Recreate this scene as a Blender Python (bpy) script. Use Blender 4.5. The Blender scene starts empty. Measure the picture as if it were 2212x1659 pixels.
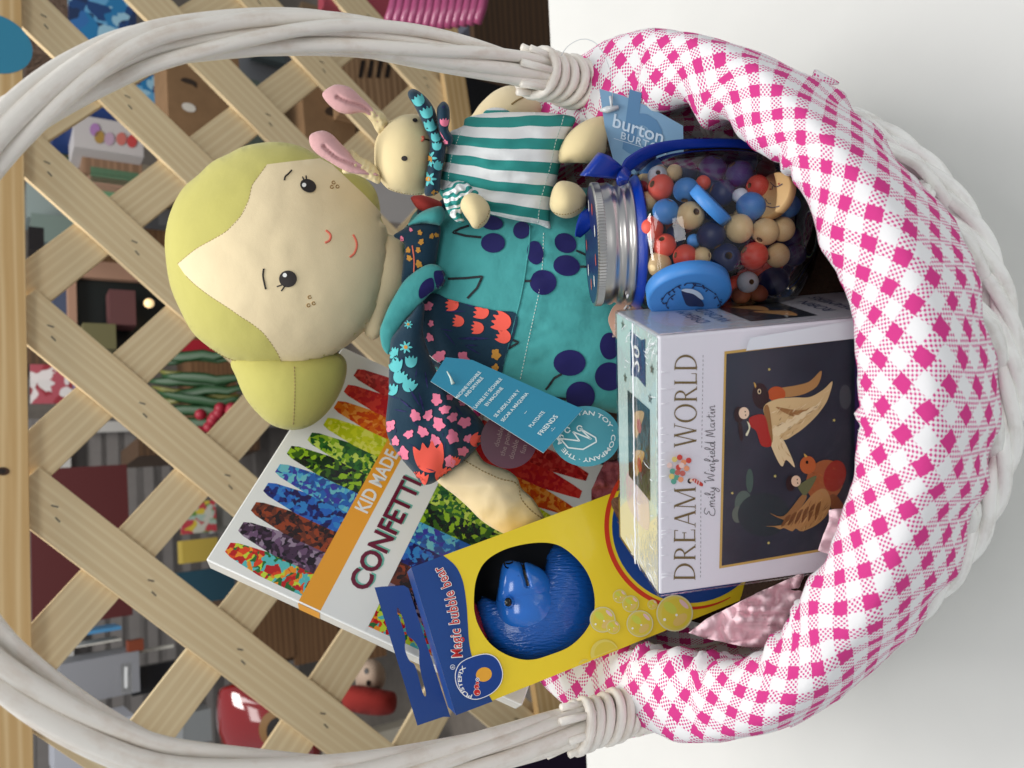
import bpy, math, random
import numpy as np
from mathutils import Vector, Matrix, noise
from mathutils.bvhtree import BVHTree
from mathutils.geometry import delaunay_2d_cdt
random.seed(7); np.random.seed(7)
S = bpy.context.scene; COL = S.collection
R = math.radians
# ---------------------------------------------------------------- camera, lights, exposure
CAM = np.array([0, -.356, .495]); _a = R(35); FPX = 1661.0
FW = np.array([0, math.cos(_a), -math.sin(_a)]); UP = np.array([0, math.sin(_a), math.cos(_a)]); RT = np.array([1., 0, 0])
cd = bpy.data.cameras.new('camera'); cam = bpy.data.objects.new('camera', cd); COL.objects.link(cam)
cx, cy, cz = -UP, RT, -FW          # the phone was held sideways: picture left is up
cam.matrix_world = Matrix([[cx[0], cy[0], cz[0], CAM[0]], [cx[1], cy[1], cz[1], CAM[1]], [cx[2], cy[2], cz[2], CAM[2]], [0, 0, 0, 1]])
cd.sensor_width = 36; cd.lens = 36 * FPX / 2212; cd.clip_start = .01; cd.clip_end = 60
cd.dof.use_dof = True; cd.dof.focus_distance = .45; cd.dof.aperture_fstop = 11
S.camera = cam
S.render.resolution_x = 1024; S.render.resolution_y = 768
S.view_settings.view_transform = 'Standard'; S.view_settings.look = 'None'; S.view_settings.exposure = 0; S.view_settings.gamma = 1
w = bpy.data.worlds.new('World'); S.world = w; w.use_nodes = True
w.node_tree.nodes['Background'].inputs[0].default_value = (.86, .93, 1, 1); w.node_tree.nodes['Background'].inputs[1].default_value = .42
def area(name, loc, aim, sx, sy, power, col=(1, 1, 1)):
    l = bpy.data.lights.new(name, 'AREA'); l.shape = 'RECTANGLE'; l.size = sx; l.size_y = sy; l.energy = power; l.color = col
    o = bpy.data.objects.new(name, l); COL.objects.link(o); o.location = loc
    o.rotation_euler = (Vector(aim) - Vector(loc)).to_track_quat('-Z', 'Y').to_euler(); return o
area('ceiling_or_fill_lamp', (.35, .55, 2.1), (0, .05, 0), 1.3, .5, 13.5, (1, .98, .95))
area('ceiling_or_fill_lamp', (-.75, .2, 2.1), (0, .05, 0), .35, 1.3, 8, (1, .98, .95))
area('ceiling_or_fill_lamp', (.22, -1.15, 1.65), (0, 0, .1), 1.0, .55, 10.5, (1, .98, .95))
area('ceiling_or_fill_lamp', (.1, .95, 1.9), (0, 2.1, -.1), 1.6, .5, 44, (1, .97, .93))  # added fill light, placed to brighten the goods behind the lattice

# ---------------------------------------------------------------- photo measurement -> space
KK = 4032 / 2212
Z5, Z6, Z7, Z3, ZC = (600, 500, 1.276), (1400, 1100, 1.508), (1200, 300, 1.7015), (1400, 2000, 1.58), (1500, 750, 2.212)
ZJ, ZP, ZB, ZE = (2200, 300, 1.659), (2300, 1100, 1.276), (700, 1300, 1.185), (1600, 1900, 2.37)
ZW, ZL, ZR, ZT, ZA = (1950, 2450, 2.891), (1600, 2500, 3.16), (1800, 0, 2.765), (2500, 1500, 1.0888), (0, 0, 1.659)
Z4 = (1000, 0, 1.58)
def c1(z, x, y): return ((x / z[2] + z[0]) / KK, (y / z[2] + z[1]) / KK)
def cv(z, pts): return [c1(z, x, y) for x, y in pts]
def zs(z, r): return r / z[2] / KK
def ray(p, q): return FW - (p - 1106) / FPX * UP + (829.5 - q) / FPX * RT
def un(p, q, d): return CAM + d * ray(p, q)
def onz(p, q, z):
    r = ray(p, q); return CAM + (z - CAM[2]) / r[2] * r
def lin(c): return tuple(((v / 255) / 12.92 if v <= 10 else (((v / 255) + .055) / 1.055) ** 2.4) for v in c)

# ---------------------------------------------------------------- materials
def nm(name):
    m = bpy.data.materials.new(name); m.use_nodes = True; t = m.node_tree
    return m, t, t.nodes['Principled BSDF']
def N(t, typ, **kw):
    n = t.nodes.new(typ)
    for k, v in kw.items(): setattr(n, k, v)
    return n
def bump(t, b, scale, strength, dist=.001, detail=4, coord='Object', stretch=None, prev=None):
    tc = N(t, 'ShaderNodeTexCoord'); nz = N(t, 'ShaderNodeTexNoise'); nz.inputs['Scale'].default_value = scale; nz.inputs['Detail'].default_value = detail
    src = tc.outputs[coord]
    if stretch:
        mp = N(t, 'ShaderNodeMapping'); mp.inputs['Scale'].default_value = stretch; t.links.new(src, mp.inputs[0]); src = mp.outputs[0]
    t.links.new(src, nz.inputs['Vector'])
    bp = N(t, 'ShaderNodeBump'); bp.inputs['Strength'].default_value = strength; bp.inputs['Distance'].default_value = dist
    t.links.new(nz.outputs[0], bp.inputs['Height'])
    if prev: t.links.new(prev.outputs[0], bp.inputs['Normal'])
    t.links.new(bp.outputs[0], b.inputs['Normal']); return bp, nz
_mc = {}
def mat(name, col, rough=.6, spec=.5, metal=0, bs=None, coat=0, sheen=0, vary=0, srgb=True):
    if name in _mc: return _mc[name]
    m, t, b = nm(name); c = lin(col) if srgb else col
    b.inputs['Base Color'].default_value = (*c, 1); b.inputs['Roughness'].default_value = rough; b.inputs['Specular IOR Level'].default_value = spec
    b.inputs['Metallic'].default_value = metal; b.inputs['Coat Weight'].default_value = coat; b.inputs['Coat Roughness'].default_value = .08
    b.inputs['Sheen Weight'].default_value = sheen
    if bs:
        pv = None
        for k in (bs if isinstance(bs[0], tuple) else [bs]): pv, _ = bump(t, b, *k, prev=pv)
    if vary:
        tc = N(t, 'ShaderNodeTexCoord'); nz = N(t, 'ShaderNodeTexNoise'); nz.inputs['Scale'].default_value = 25; nz.inputs['Detail'].default_value = 6
        t.links.new(tc.outputs['Object'], nz.inputs['Vector'])
        mr = N(t, 'ShaderNodeMapRange'); mr.inputs['From Min'].default_value = .3; mr.inputs['From Max'].default_value = .7
        mr.inputs['To Min'].default_value = 1 - vary; mr.inputs['To Max'].default_value = 1 + vary; t.links.new(nz.outputs[0], mr.inputs[0])
        hs = N(t, 'ShaderNodeHueSaturation'); hs.inputs['Color'].default_value = (*c, 1); t.links.new(mr.outputs[0], hs.inputs['Value'])
        t.links.new(hs.outputs[0], b.inputs['Base Color'])
    _mc[name] = m; return m
CL = [(45, .35, .004, 2), (1400, .25, .0004, 2)]
def fabric(name, col, big=.35): return mat(name, col, .88, .2, sheen=.15, bs=[(55, big, .003, 3), (1800, .3, .0003, 2)], vary=.04)
def wood(name, c1_, c2_, sc=1.0, rough=.55):
    m, t, b = nm(name); tc = N(t, 'ShaderNodeTexCoord'); oi = N(t, 'ShaderNodeObjectInfo')
    add = N(t, 'ShaderNodeVectorMath', operation='ADD'); ml = N(t, 'ShaderNodeMath', operation='MULTIPLY'); ml.inputs[1].default_value = 37
    t.links.new(oi.outputs['Random'], ml.inputs[0]); t.links.new(tc.outputs['UV'], add.inputs[0]); t.links.new(ml.outputs[0], add.inputs[1])
    mp = N(t, 'ShaderNodeMapping'); mp.inputs['Scale'].default_value = (3 * sc, 30 * sc, 1); t.links.new(add.outputs[0], mp.inputs[0])
    wv = N(t, 'ShaderNodeTexWave', bands_direction='Y'); wv.inputs['Scale'].default_value = 1.1; wv.inputs['Distortion'].default_value = 7; wv.inputs['Detail'].default_value = 2; wv.inputs['Detail Scale'].default_value = .6
    t.links.new(mp.outputs[0], wv.inputs['Vector'])
    nz = N(t, 'ShaderNodeTexNoise'); nz.inputs['Scale'].default_value = 1.3; nz.inputs['Detail'].default_value = 5
    mp2 = N(t, 'ShaderNodeMapping'); mp2.inputs['Scale'].default_value = (6 * sc, 160 * sc, 1); t.links.new(add.outputs[0], mp2.inputs[0]); t.links.new(mp2.outputs[0], nz.inputs['Vector'])
    pw = N(t, 'ShaderNodeMath', operation='POWER'); pw.inputs[1].default_value = 3; t.links.new(wv.outputs[0], pw.inputs[0])
    mx = N(t, 'ShaderNodeMath', operation='MULTIPLY_ADD'); mx.inputs[1].default_value = .45; t.links.new(pw.outputs[0], mx.inputs[0])
    m3 = N(t, 'ShaderNodeMath', operation='MULTIPLY'); m3.inputs[1].default_value = .55; t.links.new(nz.outputs[0], m3.inputs[0]); t.links.new(m3.outputs[0], mx.inputs[2])
    cr = N(t, 'ShaderNodeValToRGB'); cr.color_ramp.elements[0].position = .12; cr.color_ramp.elements[1].position = .85
    cr.color_ramp.elements[0].color = (*lin(c1_), 1); cr.color_ramp.elements[1].color = (*lin(c2_), 1)
    t.links.new(mx.outputs[0], cr.inputs[0]); t.links.new(cr.outputs[0], b.inputs['Base Color']); b.inputs['Roughness'].default_value = rough
    return m
def gingham():
    m, t, b = nm('pink_gingham'); uv = N(t, 'ShaderNodeTexCoord')
    nz = N(t, 'ShaderNodeTexNoise'); nz.inputs['Scale'].default_value = 260; t.links.new(uv.outputs['UV'], nz.inputs['Vector'])
    ad = N(t, 'ShaderNodeVectorMath', operation='MULTIPLY_ADD'); t.links.new(nz.outputs['Color'], ad.inputs[0]); ad.inputs[1].default_value = (.0016,) * 3; t.links.new(uv.outputs['UV'], ad.inputs[2])
    mp = N(t, 'ShaderNodeMapping'); mp.inputs['Rotation'].default_value = (0, 0, R(45)); k = 1 / .0150; mp.inputs['Scale'].default_value = (1, 1, 1)
    t.links.new(ad.outputs[0], mp.inputs[0]); sp = N(t, 'ShaderNodeSeparateXYZ'); t.links.new(mp.outputs[0], sp.inputs[0])
    def mth(op, a, b_=None):
        n = N(t, 'ShaderNodeMath', operation=op)
        for i, v in enumerate((a, b_)):
            if v is None: continue
            if isinstance(v, (int, float)): n.inputs[i].default_value = v
            else: t.links.new(v, n.inputs[i])
        return n.outputs[0]
    A = mth('LESS_THAN', mth('FRACT', mth('MULTIPLY', sp.outputs[0], k)), .475); B = mth('LESS_THAN', mth('FRACT', mth('MULTIPLY', sp.outputs[1], k)), .475)
    sp2 = N(t, 'ShaderNodeSeparateXYZ'); mp2 = N(t, 'ShaderNodeMapping'); mp2.inputs['Scale'].default_value = (1, 1, 1); t.links.new(uv.outputs['UV'], mp2.inputs[0]); t.links.new(mp2.outputs[0], sp2.inputs[0])
    fx = mth('SINE', mth('MULTIPLY', sp2.outputs[0], 2 * math.pi / .0019)); fy = mth('SINE', mth('MULTIPLY', sp2.outputs[1], 2 * math.pi / .0019))
    dr_n = N(t, 'ShaderNodeMapRange'); dr_n.inputs['From Min'].default_value = .0; dr_n.inputs['From Max'].default_value = .8; t.links.new(mth('ADD', fx, fy), dr_n.inputs[0]); dot = dr_n.outputs[0]
    both = mth('MULTIPLY', A, B); one = mth('SUBTRACT', mth('MAXIMUM', A, B), both)
    f = mth('ADD', both, mth('MULTIPLY', one, dot))
    mx = N(t, 'ShaderNodeMix', data_type='RGBA'); t.links.new(f, mx.inputs[0]); mx.inputs[6].default_value = (.80, .79, .80, 1); mx.inputs[7].default_value = (.62, .045, .24, 1)
    t.links.new(mx.outputs[2], b.inputs['Base Color']); b.inputs['Roughness'].default_value = .85; b.inputs['Specular IOR Level'].default_value = .2
    pv, _ = bump(t, b, 40, .45, .004, 3); bump(t, b, 1500, .3, .0004, 2, prev=pv)
    return m
def marble(name, cols, scale=90, rough=.35):
    if name in _mc: return _mc[name]
    m, t, b = nm(name); tc = N(t, 'ShaderNodeTexCoord'); nz = N(t, 'ShaderNodeTexNoise'); nz.inputs['Scale'].default_value = scale * 1.1; nz.inputs['Detail'].default_value = 3
    t.links.new(tc.outputs['Object'], nz.inputs['Vector'])
    ad = N(t, 'ShaderNodeVectorMath', operation='MULTIPLY_ADD'); ad.inputs[1].default_value = (1.1 / scale,) * 3; t.links.new(nz.outputs['Color'], ad.inputs[0]); t.links.new(tc.outputs['Object'], ad.inputs[2])
    vo = N(t, 'ShaderNodeTexVoronoi'); vo.inputs['Scale'].default_value = scale * 2.3; t.links.new(ad.outputs[0], vo.inputs['Vector'])
    sp = N(t, 'ShaderNodeSeparateColor'); t.links.new(vo.outputs['Color'], sp.inputs[0])
    cr = N(t, 'ShaderNodeValToRGB'); cr.color_ramp.interpolation = 'CONSTANT'; n = len(cols)
    while len(cr.color_ramp.elements) < n: cr.color_ramp.elements.new(.5)
    for i, c in enumerate(cols): cr.color_ramp.elements[i].position = i / n; cr.color_ramp.elements[i].color = (*lin(c), 1)
    t.links.new(sp.outputs[0], cr.inputs[0]); t.links.new(cr.outputs[0], b.inputs['Base Color']); b.inputs['Roughness'].default_value = rough
    _mc[name] = m; return m
def clear_plastic(name, rough=.02, tint=(1, 1, 1), ior=1.45, bs=None, k=1.0):
    m, t, b = nm(name); t.nodes.remove(b); out = t.nodes['Material Output']
    tr = N(t, 'ShaderNodeBsdfTransparent'); tr.inputs[0].default_value = (*tint, 1); gl = N(t, 'ShaderNodeBsdfGlossy'); gl.inputs['Roughness'].default_value = rough
    fr = N(t, 'ShaderNodeFresnel'); fr.inputs[0].default_value = ior; mu = N(t, 'ShaderNodeMath', operation='MULTIPLY'); mu.inputs[1].default_value = k; t.links.new(fr.outputs[0], mu.inputs[0])
    mx = N(t, 'ShaderNodeMixShader'); t.links.new(mu.outputs[0], mx.inputs[0]); t.links.new(tr.outputs[0], mx.inputs[1]); t.links.new(gl.outputs[0], mx.inputs[2]); t.links.new(mx.outputs[0], out.inputs[0])
    if bs:
        tc = N(t, 'ShaderNodeTexCoord'); nz = N(t, 'ShaderNodeTexNoise'); nz.inputs['Scale'].default_value = bs[0]; nz.inputs['Detail'].default_value = 5; mp = N(t, 'ShaderNodeMapping'); mp.inputs['Scale'].default_value = bs[2]
        t.links.new(tc.outputs['Object'], mp.inputs[0]); t.links.new(mp.outputs[0], nz.inputs['Vector']); bp = N(t, 'ShaderNodeBump'); bp.inputs['Strength'].default_value = bs[1]; bp.inputs['Distance'].default_value = .002
        t.links.new(nz.outputs[0], bp.inputs['Height']); t.links.new(bp.outputs[0], gl.inputs['Normal']); t.links.new(bp.outputs[0], fr.inputs['Normal'])
    return m

# ---------------------------------------------------------------- mesh collector
class M:
    def __init__(s): s.v = []; s.f = []; s.m = []; s.uv = []; s.mats = []; s.sm = []
    def mi(s, m):
        if m not in s.mats: s.mats.append(m)
        return s.mats.index(m)
    def add(s, vs, fs, m, uv=None, smooth=True):
        o = len(s.v); i = s.mi(m); s.v += [tuple(map(float, v)) for v in vs]
        s.uv += ([tuple(map(float, u)) for u in uv] if uv is not None else [(float(v[0]), float(v[2])) for v in vs])
        for f in fs: s.f.append(tuple(int(k) + o for k in f)); s.m.append(i); s.sm.append(smooth)
        return s
    def bvh(s): return BVHTree.FromPolygons(s.v, s.f)
    def link(s, name, parent=None, base=None):
        me = bpy.data.meshes.new(name); o = bpy.data.objects.new(name, me); COL.objects.link(o)
        b = np.zeros(3)
        if parent:
            o.parent = parent; q = parent
            while q: b = b + np.array(q.location); q = q.parent
        else:
            a = np.array(s.v); b = (a.min(0) + a.max(0)) / 2; b[2] = a[:, 2].min(); o.location = b
        me.from_pydata([(x - b[0], y - b[1], z - b[2]) for x, y, z in s.v], [], s.f)
        for m in s.mats: me.materials.append(m)
        me.polygons.foreach_set('material_index', s.m); me.polygons.foreach_set('use_smooth', s.sm)
        u = me.uv_layers.new(name='UVMap'); li = np.zeros(len(me.loops), dtype=np.int32); me.loops.foreach_get('vertex_index', li)
        u.data.foreach_set('uv', np.array(s.uv, dtype=np.float32)[li].ravel()); me.update(); return o
def thing(name, label, cat, group=None, loc=(0, 0, 0)):
    o = bpy.data.objects.new(name, None); COL.objects.link(o); o.empty_display_size = .02; o.location = tuple(map(float, loc)); return tag(o, label, cat, group)
def tag(o, label, cat, group=None):
    o['label'] = label; o['category'] = cat
    if group: o['group'] = group
    return o
def struct(o, kind='structure'): o['kind'] = kind; return o

# ---------------------------------------------------------------- outlines, triangulation, projection
def smooth_loop(pts, n=6, closed=True):
    P = np.array(pts, float); L = len(P); out = []
    rng = range(L) if closed else range(L - 1)
    for i in rng:
        g = (lambda k: P[k % L]) if closed else (lambda k: P[min(max(k, 0), L - 1)])
        p0, p1, p2, p3 = g(i - 1), g(i), g(i + 1), g(i + 2)
        for k in range(n):
            t = k / n; out.append(.5 * ((2 * p1) + (-p0 + p2) * t + (2 * p0 - 5 * p1 + 4 * p2 - p3) * t * t + (-p0 + 3 * p1 - 3 * p2 + p3) * t ** 3))
    if not closed: out.append(P[-1])
    return np.array(out)
def resample(P, step, closed=True):
    P = np.array(P, float)
    if closed: P = np.vstack([P, P[:1]])
    d = np.r_[0, np.cumsum(np.linalg.norm(np.diff(P, axis=0), axis=1))]; n = max(3 if closed else 1, int(round(d[-1] / step)))
    t = np.linspace(0, d[-1], n + 1); t = t[:-1] if closed else t
    return np.stack([np.interp(t, d, P[:, 0]), np.interp(t, d, P[:, 1])], 1)
def densify(P, step):
    out = []
    for a, b in zip(P, np.roll(P, -1, 0)):
        n = max(1, int(np.ceil(np.linalg.norm(b - a) / step)))
        for k in range(n): out.append(a + (b - a) * k / n)
    return np.array(out)
def pip(P, x, y):
    P = np.asarray(P); ins = np.zeros(np.shape(x), bool); X, Y = P[:, 0], P[:, 1]; X2, Y2 = np.roll(X, -1), np.roll(Y, -1)
    for a, b, c, d in zip(X, Y, X2, Y2):
        if b == d: continue
        ins ^= ((b > y) != (d > y)) & (x < (c - a) * (y - b) / (d - b) + a)
    return ins
def tri(polys, g, mode='union', grid=True):
    pts = []; ed = []
    polys = [densify(np.array(p, float), g) for p in polys]
    for p in polys:
        o = len(pts); n = len(p); pts += [tuple(x) for x in p]; ed += [(o + i, o + (i + 1) % n) for i in range(n)]
    def inside(x, y):
        k = np.stack([pip(p, x, y) for p in polys]); return k.any(0) if mode == 'union' else (k.sum(0) % 2 == 1)
    if grid:
        a = np.array(pts); lo, hi = a.min(0), a.max(0)
        gx, gy = np.meshgrid(np.arange(lo[0] + g / 2, hi[0], g), np.arange(lo[1] + g / 2, hi[1], g)); gx[1::2] += g / 2; gx, gy = gx.ravel(), gy.ravel()
        if len(gx):
            k = inside(gx, gy); gx, gy = gx[k], gy[k]
            if len(gx):
                dmin = np.full(len(gx), 1e9)
                for s_ in range(0, len(a), 400): dmin = np.minimum(dmin, np.sqrt(((gx[:, None] - a[None, s_:s_ + 400, 0]) ** 2 + (gy[:, None] - a[None, s_:s_ + 400, 1]) ** 2)).min(1))
                k = dmin > .45 * g; pts += list(zip(gx[k], gy[k]))
    v, e, f, *_ = delaunay_2d_cdt([Vector((float(a), float(b))) for a, b in pts], ed, [], 0, 1e-6)
    v = np.array([tuple(x) for x in v]); f = np.array([tuple(x) for x in f if len(x) == 3])
    if not len(f): return v, f
    c = v[f].mean(1); return v, f[inside(c[:, 0], c[:, 1])]
class Plane:
    def __init__(s, o, ex, ey):
        s.o = np.array(o, float); s.ex = np.array(ex, float) / np.linalg.norm(ex); ey = np.array(ey, float); ey -= s.ex * (ey @ s.ex); s.ey = ey / np.linalg.norm(ey)
        s.n = np.cross(s.ex, s.ey)
        if s.n @ (s.o - CAM) < 0: s.n = -s.n            # n points away from the viewer
    def hit(s, p, q, off=0):
        r = ray(p, q); o = s.o - s.n * off; return CAM + ((o - CAM) @ s.n) / (r @ s.n) * r
    def fix(s, p, q, off=0):                            # where the undisplaced plane is hit, then lifted
        return s.hit(p, q) - s.n * off
    def back(s, k): return Plane(s.o + s.n * k, s.ex, s.ey)
def plane_px(a, b, c):      # three (p,q,depth)
    A, B, Cc = un(*a), un(*b), un(*c); return Plane(A, B - A, Cc - A)
def on_bvh(bv, dflt=.5):
    def f(p, q, off=0):
        r = ray(p, q); L, n, i, d = bv.ray_cast(Vector(CAM), Vector(r).normalized())
        if L is None:
            L, n, i, d = bv.find_nearest(Vector(un(p, q, dflt)))
        n = np.array(n); L = np.array(L)
        if n @ r > 0: n = -n
        return L + n * off
    return f
def stamp(m, polys, mt, proj, off=.0003, g=9, mode='union', sm=True, grid=True):
    v, f = tri(polys, g, mode, grid)
    if len(f): m.add([proj(p, q, off) for p, q in v], f, mt, smooth=sm)
def slab(m, poly, pl, t, mt, mt2=None):   # a flat board with px outline on plane pl, thickness t away from the viewer
    P = [pl.hit(*x) for x in poly]; n = len(P); B = [x + pl.n * t for x in P]
    v, f = tri([poly], 1e6, grid=False)
    m.add([pl.hit(*x) for x in v], f, mt, smooth=False); m.add([pl.hit(*x) + pl.n * t for x in v], [tuple(reversed(x)) for x in f], mt2 or mt, smooth=False)
    for i in range(n):
        j = (i + 1) % n; m.add([P[i], P[j], B[j], B[i]], [(0, 1, 2, 3)], mt2 or mt, smooth=False)
def strip(pts, wd, taper=0):     # ribbon polygon round a polyline in px
    P = np.array(pts, float); T = np.gradient(P, axis=0); T /= np.linalg.norm(T, axis=1)[:, None] + 1e-9; Nn = np.stack([-T[:, 1], T[:, 0]], 1)
    k = np.linspace(0, 1, len(P))[:, None]; ww = wd / 2 * (1 - taper * np.abs(2 * k - 1) ** 3)
    return np.vstack([P + Nn * ww, (P - Nn * ww)[::-1]])
def ell(c, rx, ry=None, rot=0, n=28):
    ry = ry or rx; t = np.linspace(0, 2 * math.pi, n, endpoint=False); x, y = rx * np.cos(t), ry * np.sin(t); a = R(rot)
    return np.stack([c[0] + x * math.cos(a) - y * math.sin(a), c[1] + x * math.sin(a) + y * math.cos(a)], 1)
def tube(m, P, r, mt, n=8, caps=True, flat=1.0):
    P = np.array(P, float); L = len(P); r = np.broadcast_to(r, (L,)); T = np.gradient(P, axis=0); T /= np.linalg.norm(T, axis=1)[:, None] + 1e-12
    a = np.array([0, 0, 1.]) if abs(T[0][2]) < .9 else np.array([1., 0, 0]); u = np.cross(T[0], a); u /= np.linalg.norm(u); vs = []; uv = []; d = 0
    for i in range(L):
        u = u - T[i] * (u @ T[i]); u /= np.linalg.norm(u) + 1e-12; w_ = np.cross(T[i], u)
        if i: d += np.linalg.norm(P[i] - P[i - 1])
        for k in range(n):
            t = 2 * math.pi * k / n; vs.append(P[i] + r[i] * (u * math.cos(t) + w_ * math.sin(t) * flat)); uv.append((d, k / n * .02))
    fs = [(i * n + k, i * n + (k + 1) % n, (i + 1) * n + (k + 1) % n, (i + 1) * n + k) for i in range(L - 1) for k in range(n)]
    if caps: fs += [tuple(range(n))[::-1], tuple((L - 1) * n + k for k in range(n))]
    m.add(vs, fs, mt, uv)
def thread(m, pts, proj, r, mt, off=None, n=6):
    tube(m, [proj(p, q, r * .4 if off is None else off) for p, q in pts], r, mt, n)
def stitches(m, pts, proj, r, mt, ln=7, gap=4, off=None):
    P = resample(pts, 1.5, False); i = 0; a, b = int(ln / 1.5), int((ln + gap) / 1.5)
    while i + a < len(P): thread(m, P[i:i + a + 1:max(1, a // 2)], proj, r, mt, off, 5); i += b
def pillow(m, outline, depth, tf, tb, mt, n=64, uvf=None, wr=None, smooth=True, ex=.5, sn=5):
    """stuffed cloth shape: outline in px, swelling tf toward and tb away from the viewer"""
    O = smooth_loop(outline, sn) if smooth else np.array(outline, float); size = np.ptp(O, axis=0).max(); g = size / n; O = resample(O, g * .8)
    lo = O.min(0) - 2 * g; nx, ny = (np.ceil((O.max(0) + 2 * g - lo) / g)).astype(int) + 1
    X, Y = np.meshgrid(lo[0] + g * np.arange(nx), lo[1] + g * np.arange(ny), indexing='ij'); k = pip(O, X, Y); u = np.zeros(X.shape)
    for _ in range(int(n * n * .55)):
        u[1:-1, 1:-1] = np.where(k[1:-1, 1:-1], (u[2:, 1:-1] + u[:-2, 1:-1] + u[1:-1, 2:] + u[1:-1, :-2] + 1) / 4, 0)
    u /= u.max()
    def H(x, y):
        a, b = (x - lo[0]) / g, (y - lo[1]) / g; i, j = int(a), int(b); a -= i; b -= j
        h = u[i, j] * (1 - a) * (1 - b) + u[i + 1, j] * a * (1 - b) + u[i, j + 1] * (1 - a) * b + u[i + 1, j + 1] * a * b
        return max(h, 0) ** ex
    v, f = tri([O], g); nb = len(O); df = depth if callable(depth) else (lambda p, q: depth)
    bd = np.array([np.min(np.abs(O - x).sum(1)) < 1e-4 for x in v]); F_, B_, uv = [], [], []
    for (p, q), b_ in zip(v, bd):
        d = df(p, q); h = 0 if b_ else H(p, q); e = 0 if (b_ or not wr) else wr(p, q) * min(1, h * 2)
        F_.append(un(p, q, d - tf * h - e)); B_.append(un(p, q, d + tb * h)); uv.append(uvf(p, q) if uvf else ((829.5 - q) * d / FPX, (1106 - p) * d / FPX))
    idx = {}; vs = list(F_); uvs = list(uv)
    for i in range(len(v)):
        if bd[i]: idx[i] = i
        else: idx[i] = len(vs); vs.append(B_[i]); uvs.append(uv[i])
    m.add(vs, [tuple(x) for x in f] + [(idx[a], idx[c], idx[b]) for a, b, c in f], mt, uvs); return m
# text ----------------------------------------------------------
_tc = {}
def glyphs(s, bold=0.0, sx=1.0, spacing=1.0):
    key = (s, bold, spacing)
    if key not in _tc:
        cu = bpy.data.curves.new('t', 'FONT'); cu.body = s; cu.size = 1; cu.offset = bold; cu.space_character = spacing; cu.resolution_u = 3; cu.fill_mode = 'FRONT'; cu.extrude = 0
        o = bpy.data.objects.new('t', cu); COL.objects.link(o); dg = bpy.context.evaluated_depsgraph_get(); me = bpy.data.meshes.new_from_object(o.evaluated_get(dg))
        v = np.array([(x.co.x, x.co.y) for x in me.vertices]); f = [tuple(p.vertices) for p in me.polygons]; COL.objects.unlink(o); bpy.data.objects.remove(o); bpy.data.meshes.remove(me); bpy.data.curves.remove(cu)
        _tc[key] = (v, f)
    v, f = _tc[key]; return v * np.array([sx, 1]), f
def text(m, s, mt, proj, o, rv, up, off, bold=0., center=False, sx=1., spacing=1.):
    v, f = glyphs(s, bold, sx, spacing)
    if center: v = v - np.array([v[:, 0].max() / 2, 0])
    o, rv, up = map(np.array, (o, rv, up)); P = o + v[:, :1] * rv + v[:, 1:] * up; m.add([proj(p, q, off) for p, q in P], f, mt, smooth=False)
def text_path(m, s, mt, proj, path, size, off, bold=0., sx=1., start=0., fit=None, spacing=1.):
    v, f = glyphs(s, bold, sx, spacing); P = resample(path, 1.0, False); d = np.r_[0, np.cumsum(np.linalg.norm(np.diff(P, axis=0), axis=1))]
    x = v[:, 0] * size
    if fit: x = x / x.max() * fit
    x = x + start; T = np.gradient(P, axis=0); T /= np.linalg.norm(T, axis=1)[:, None]; out = []
    for xx, y in zip(x, v[:, 1] * size):
        p = np.array([np.interp(xx, d, P[:, 0]), np.interp(xx, d, P[:, 1])]); t = np.array([np.interp(xx, d, T[:, 0]), np.interp(xx, d, T[:, 1])]); p = p + t * (min(0, xx - d[0]) + max(0, xx - d[-1]))
        p = p + np.array([t[1], -t[0]]) * y; out.append(proj(p[0], p[1], off))
    m.add(out, f, mt, smooth=False)
SER = .16
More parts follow.
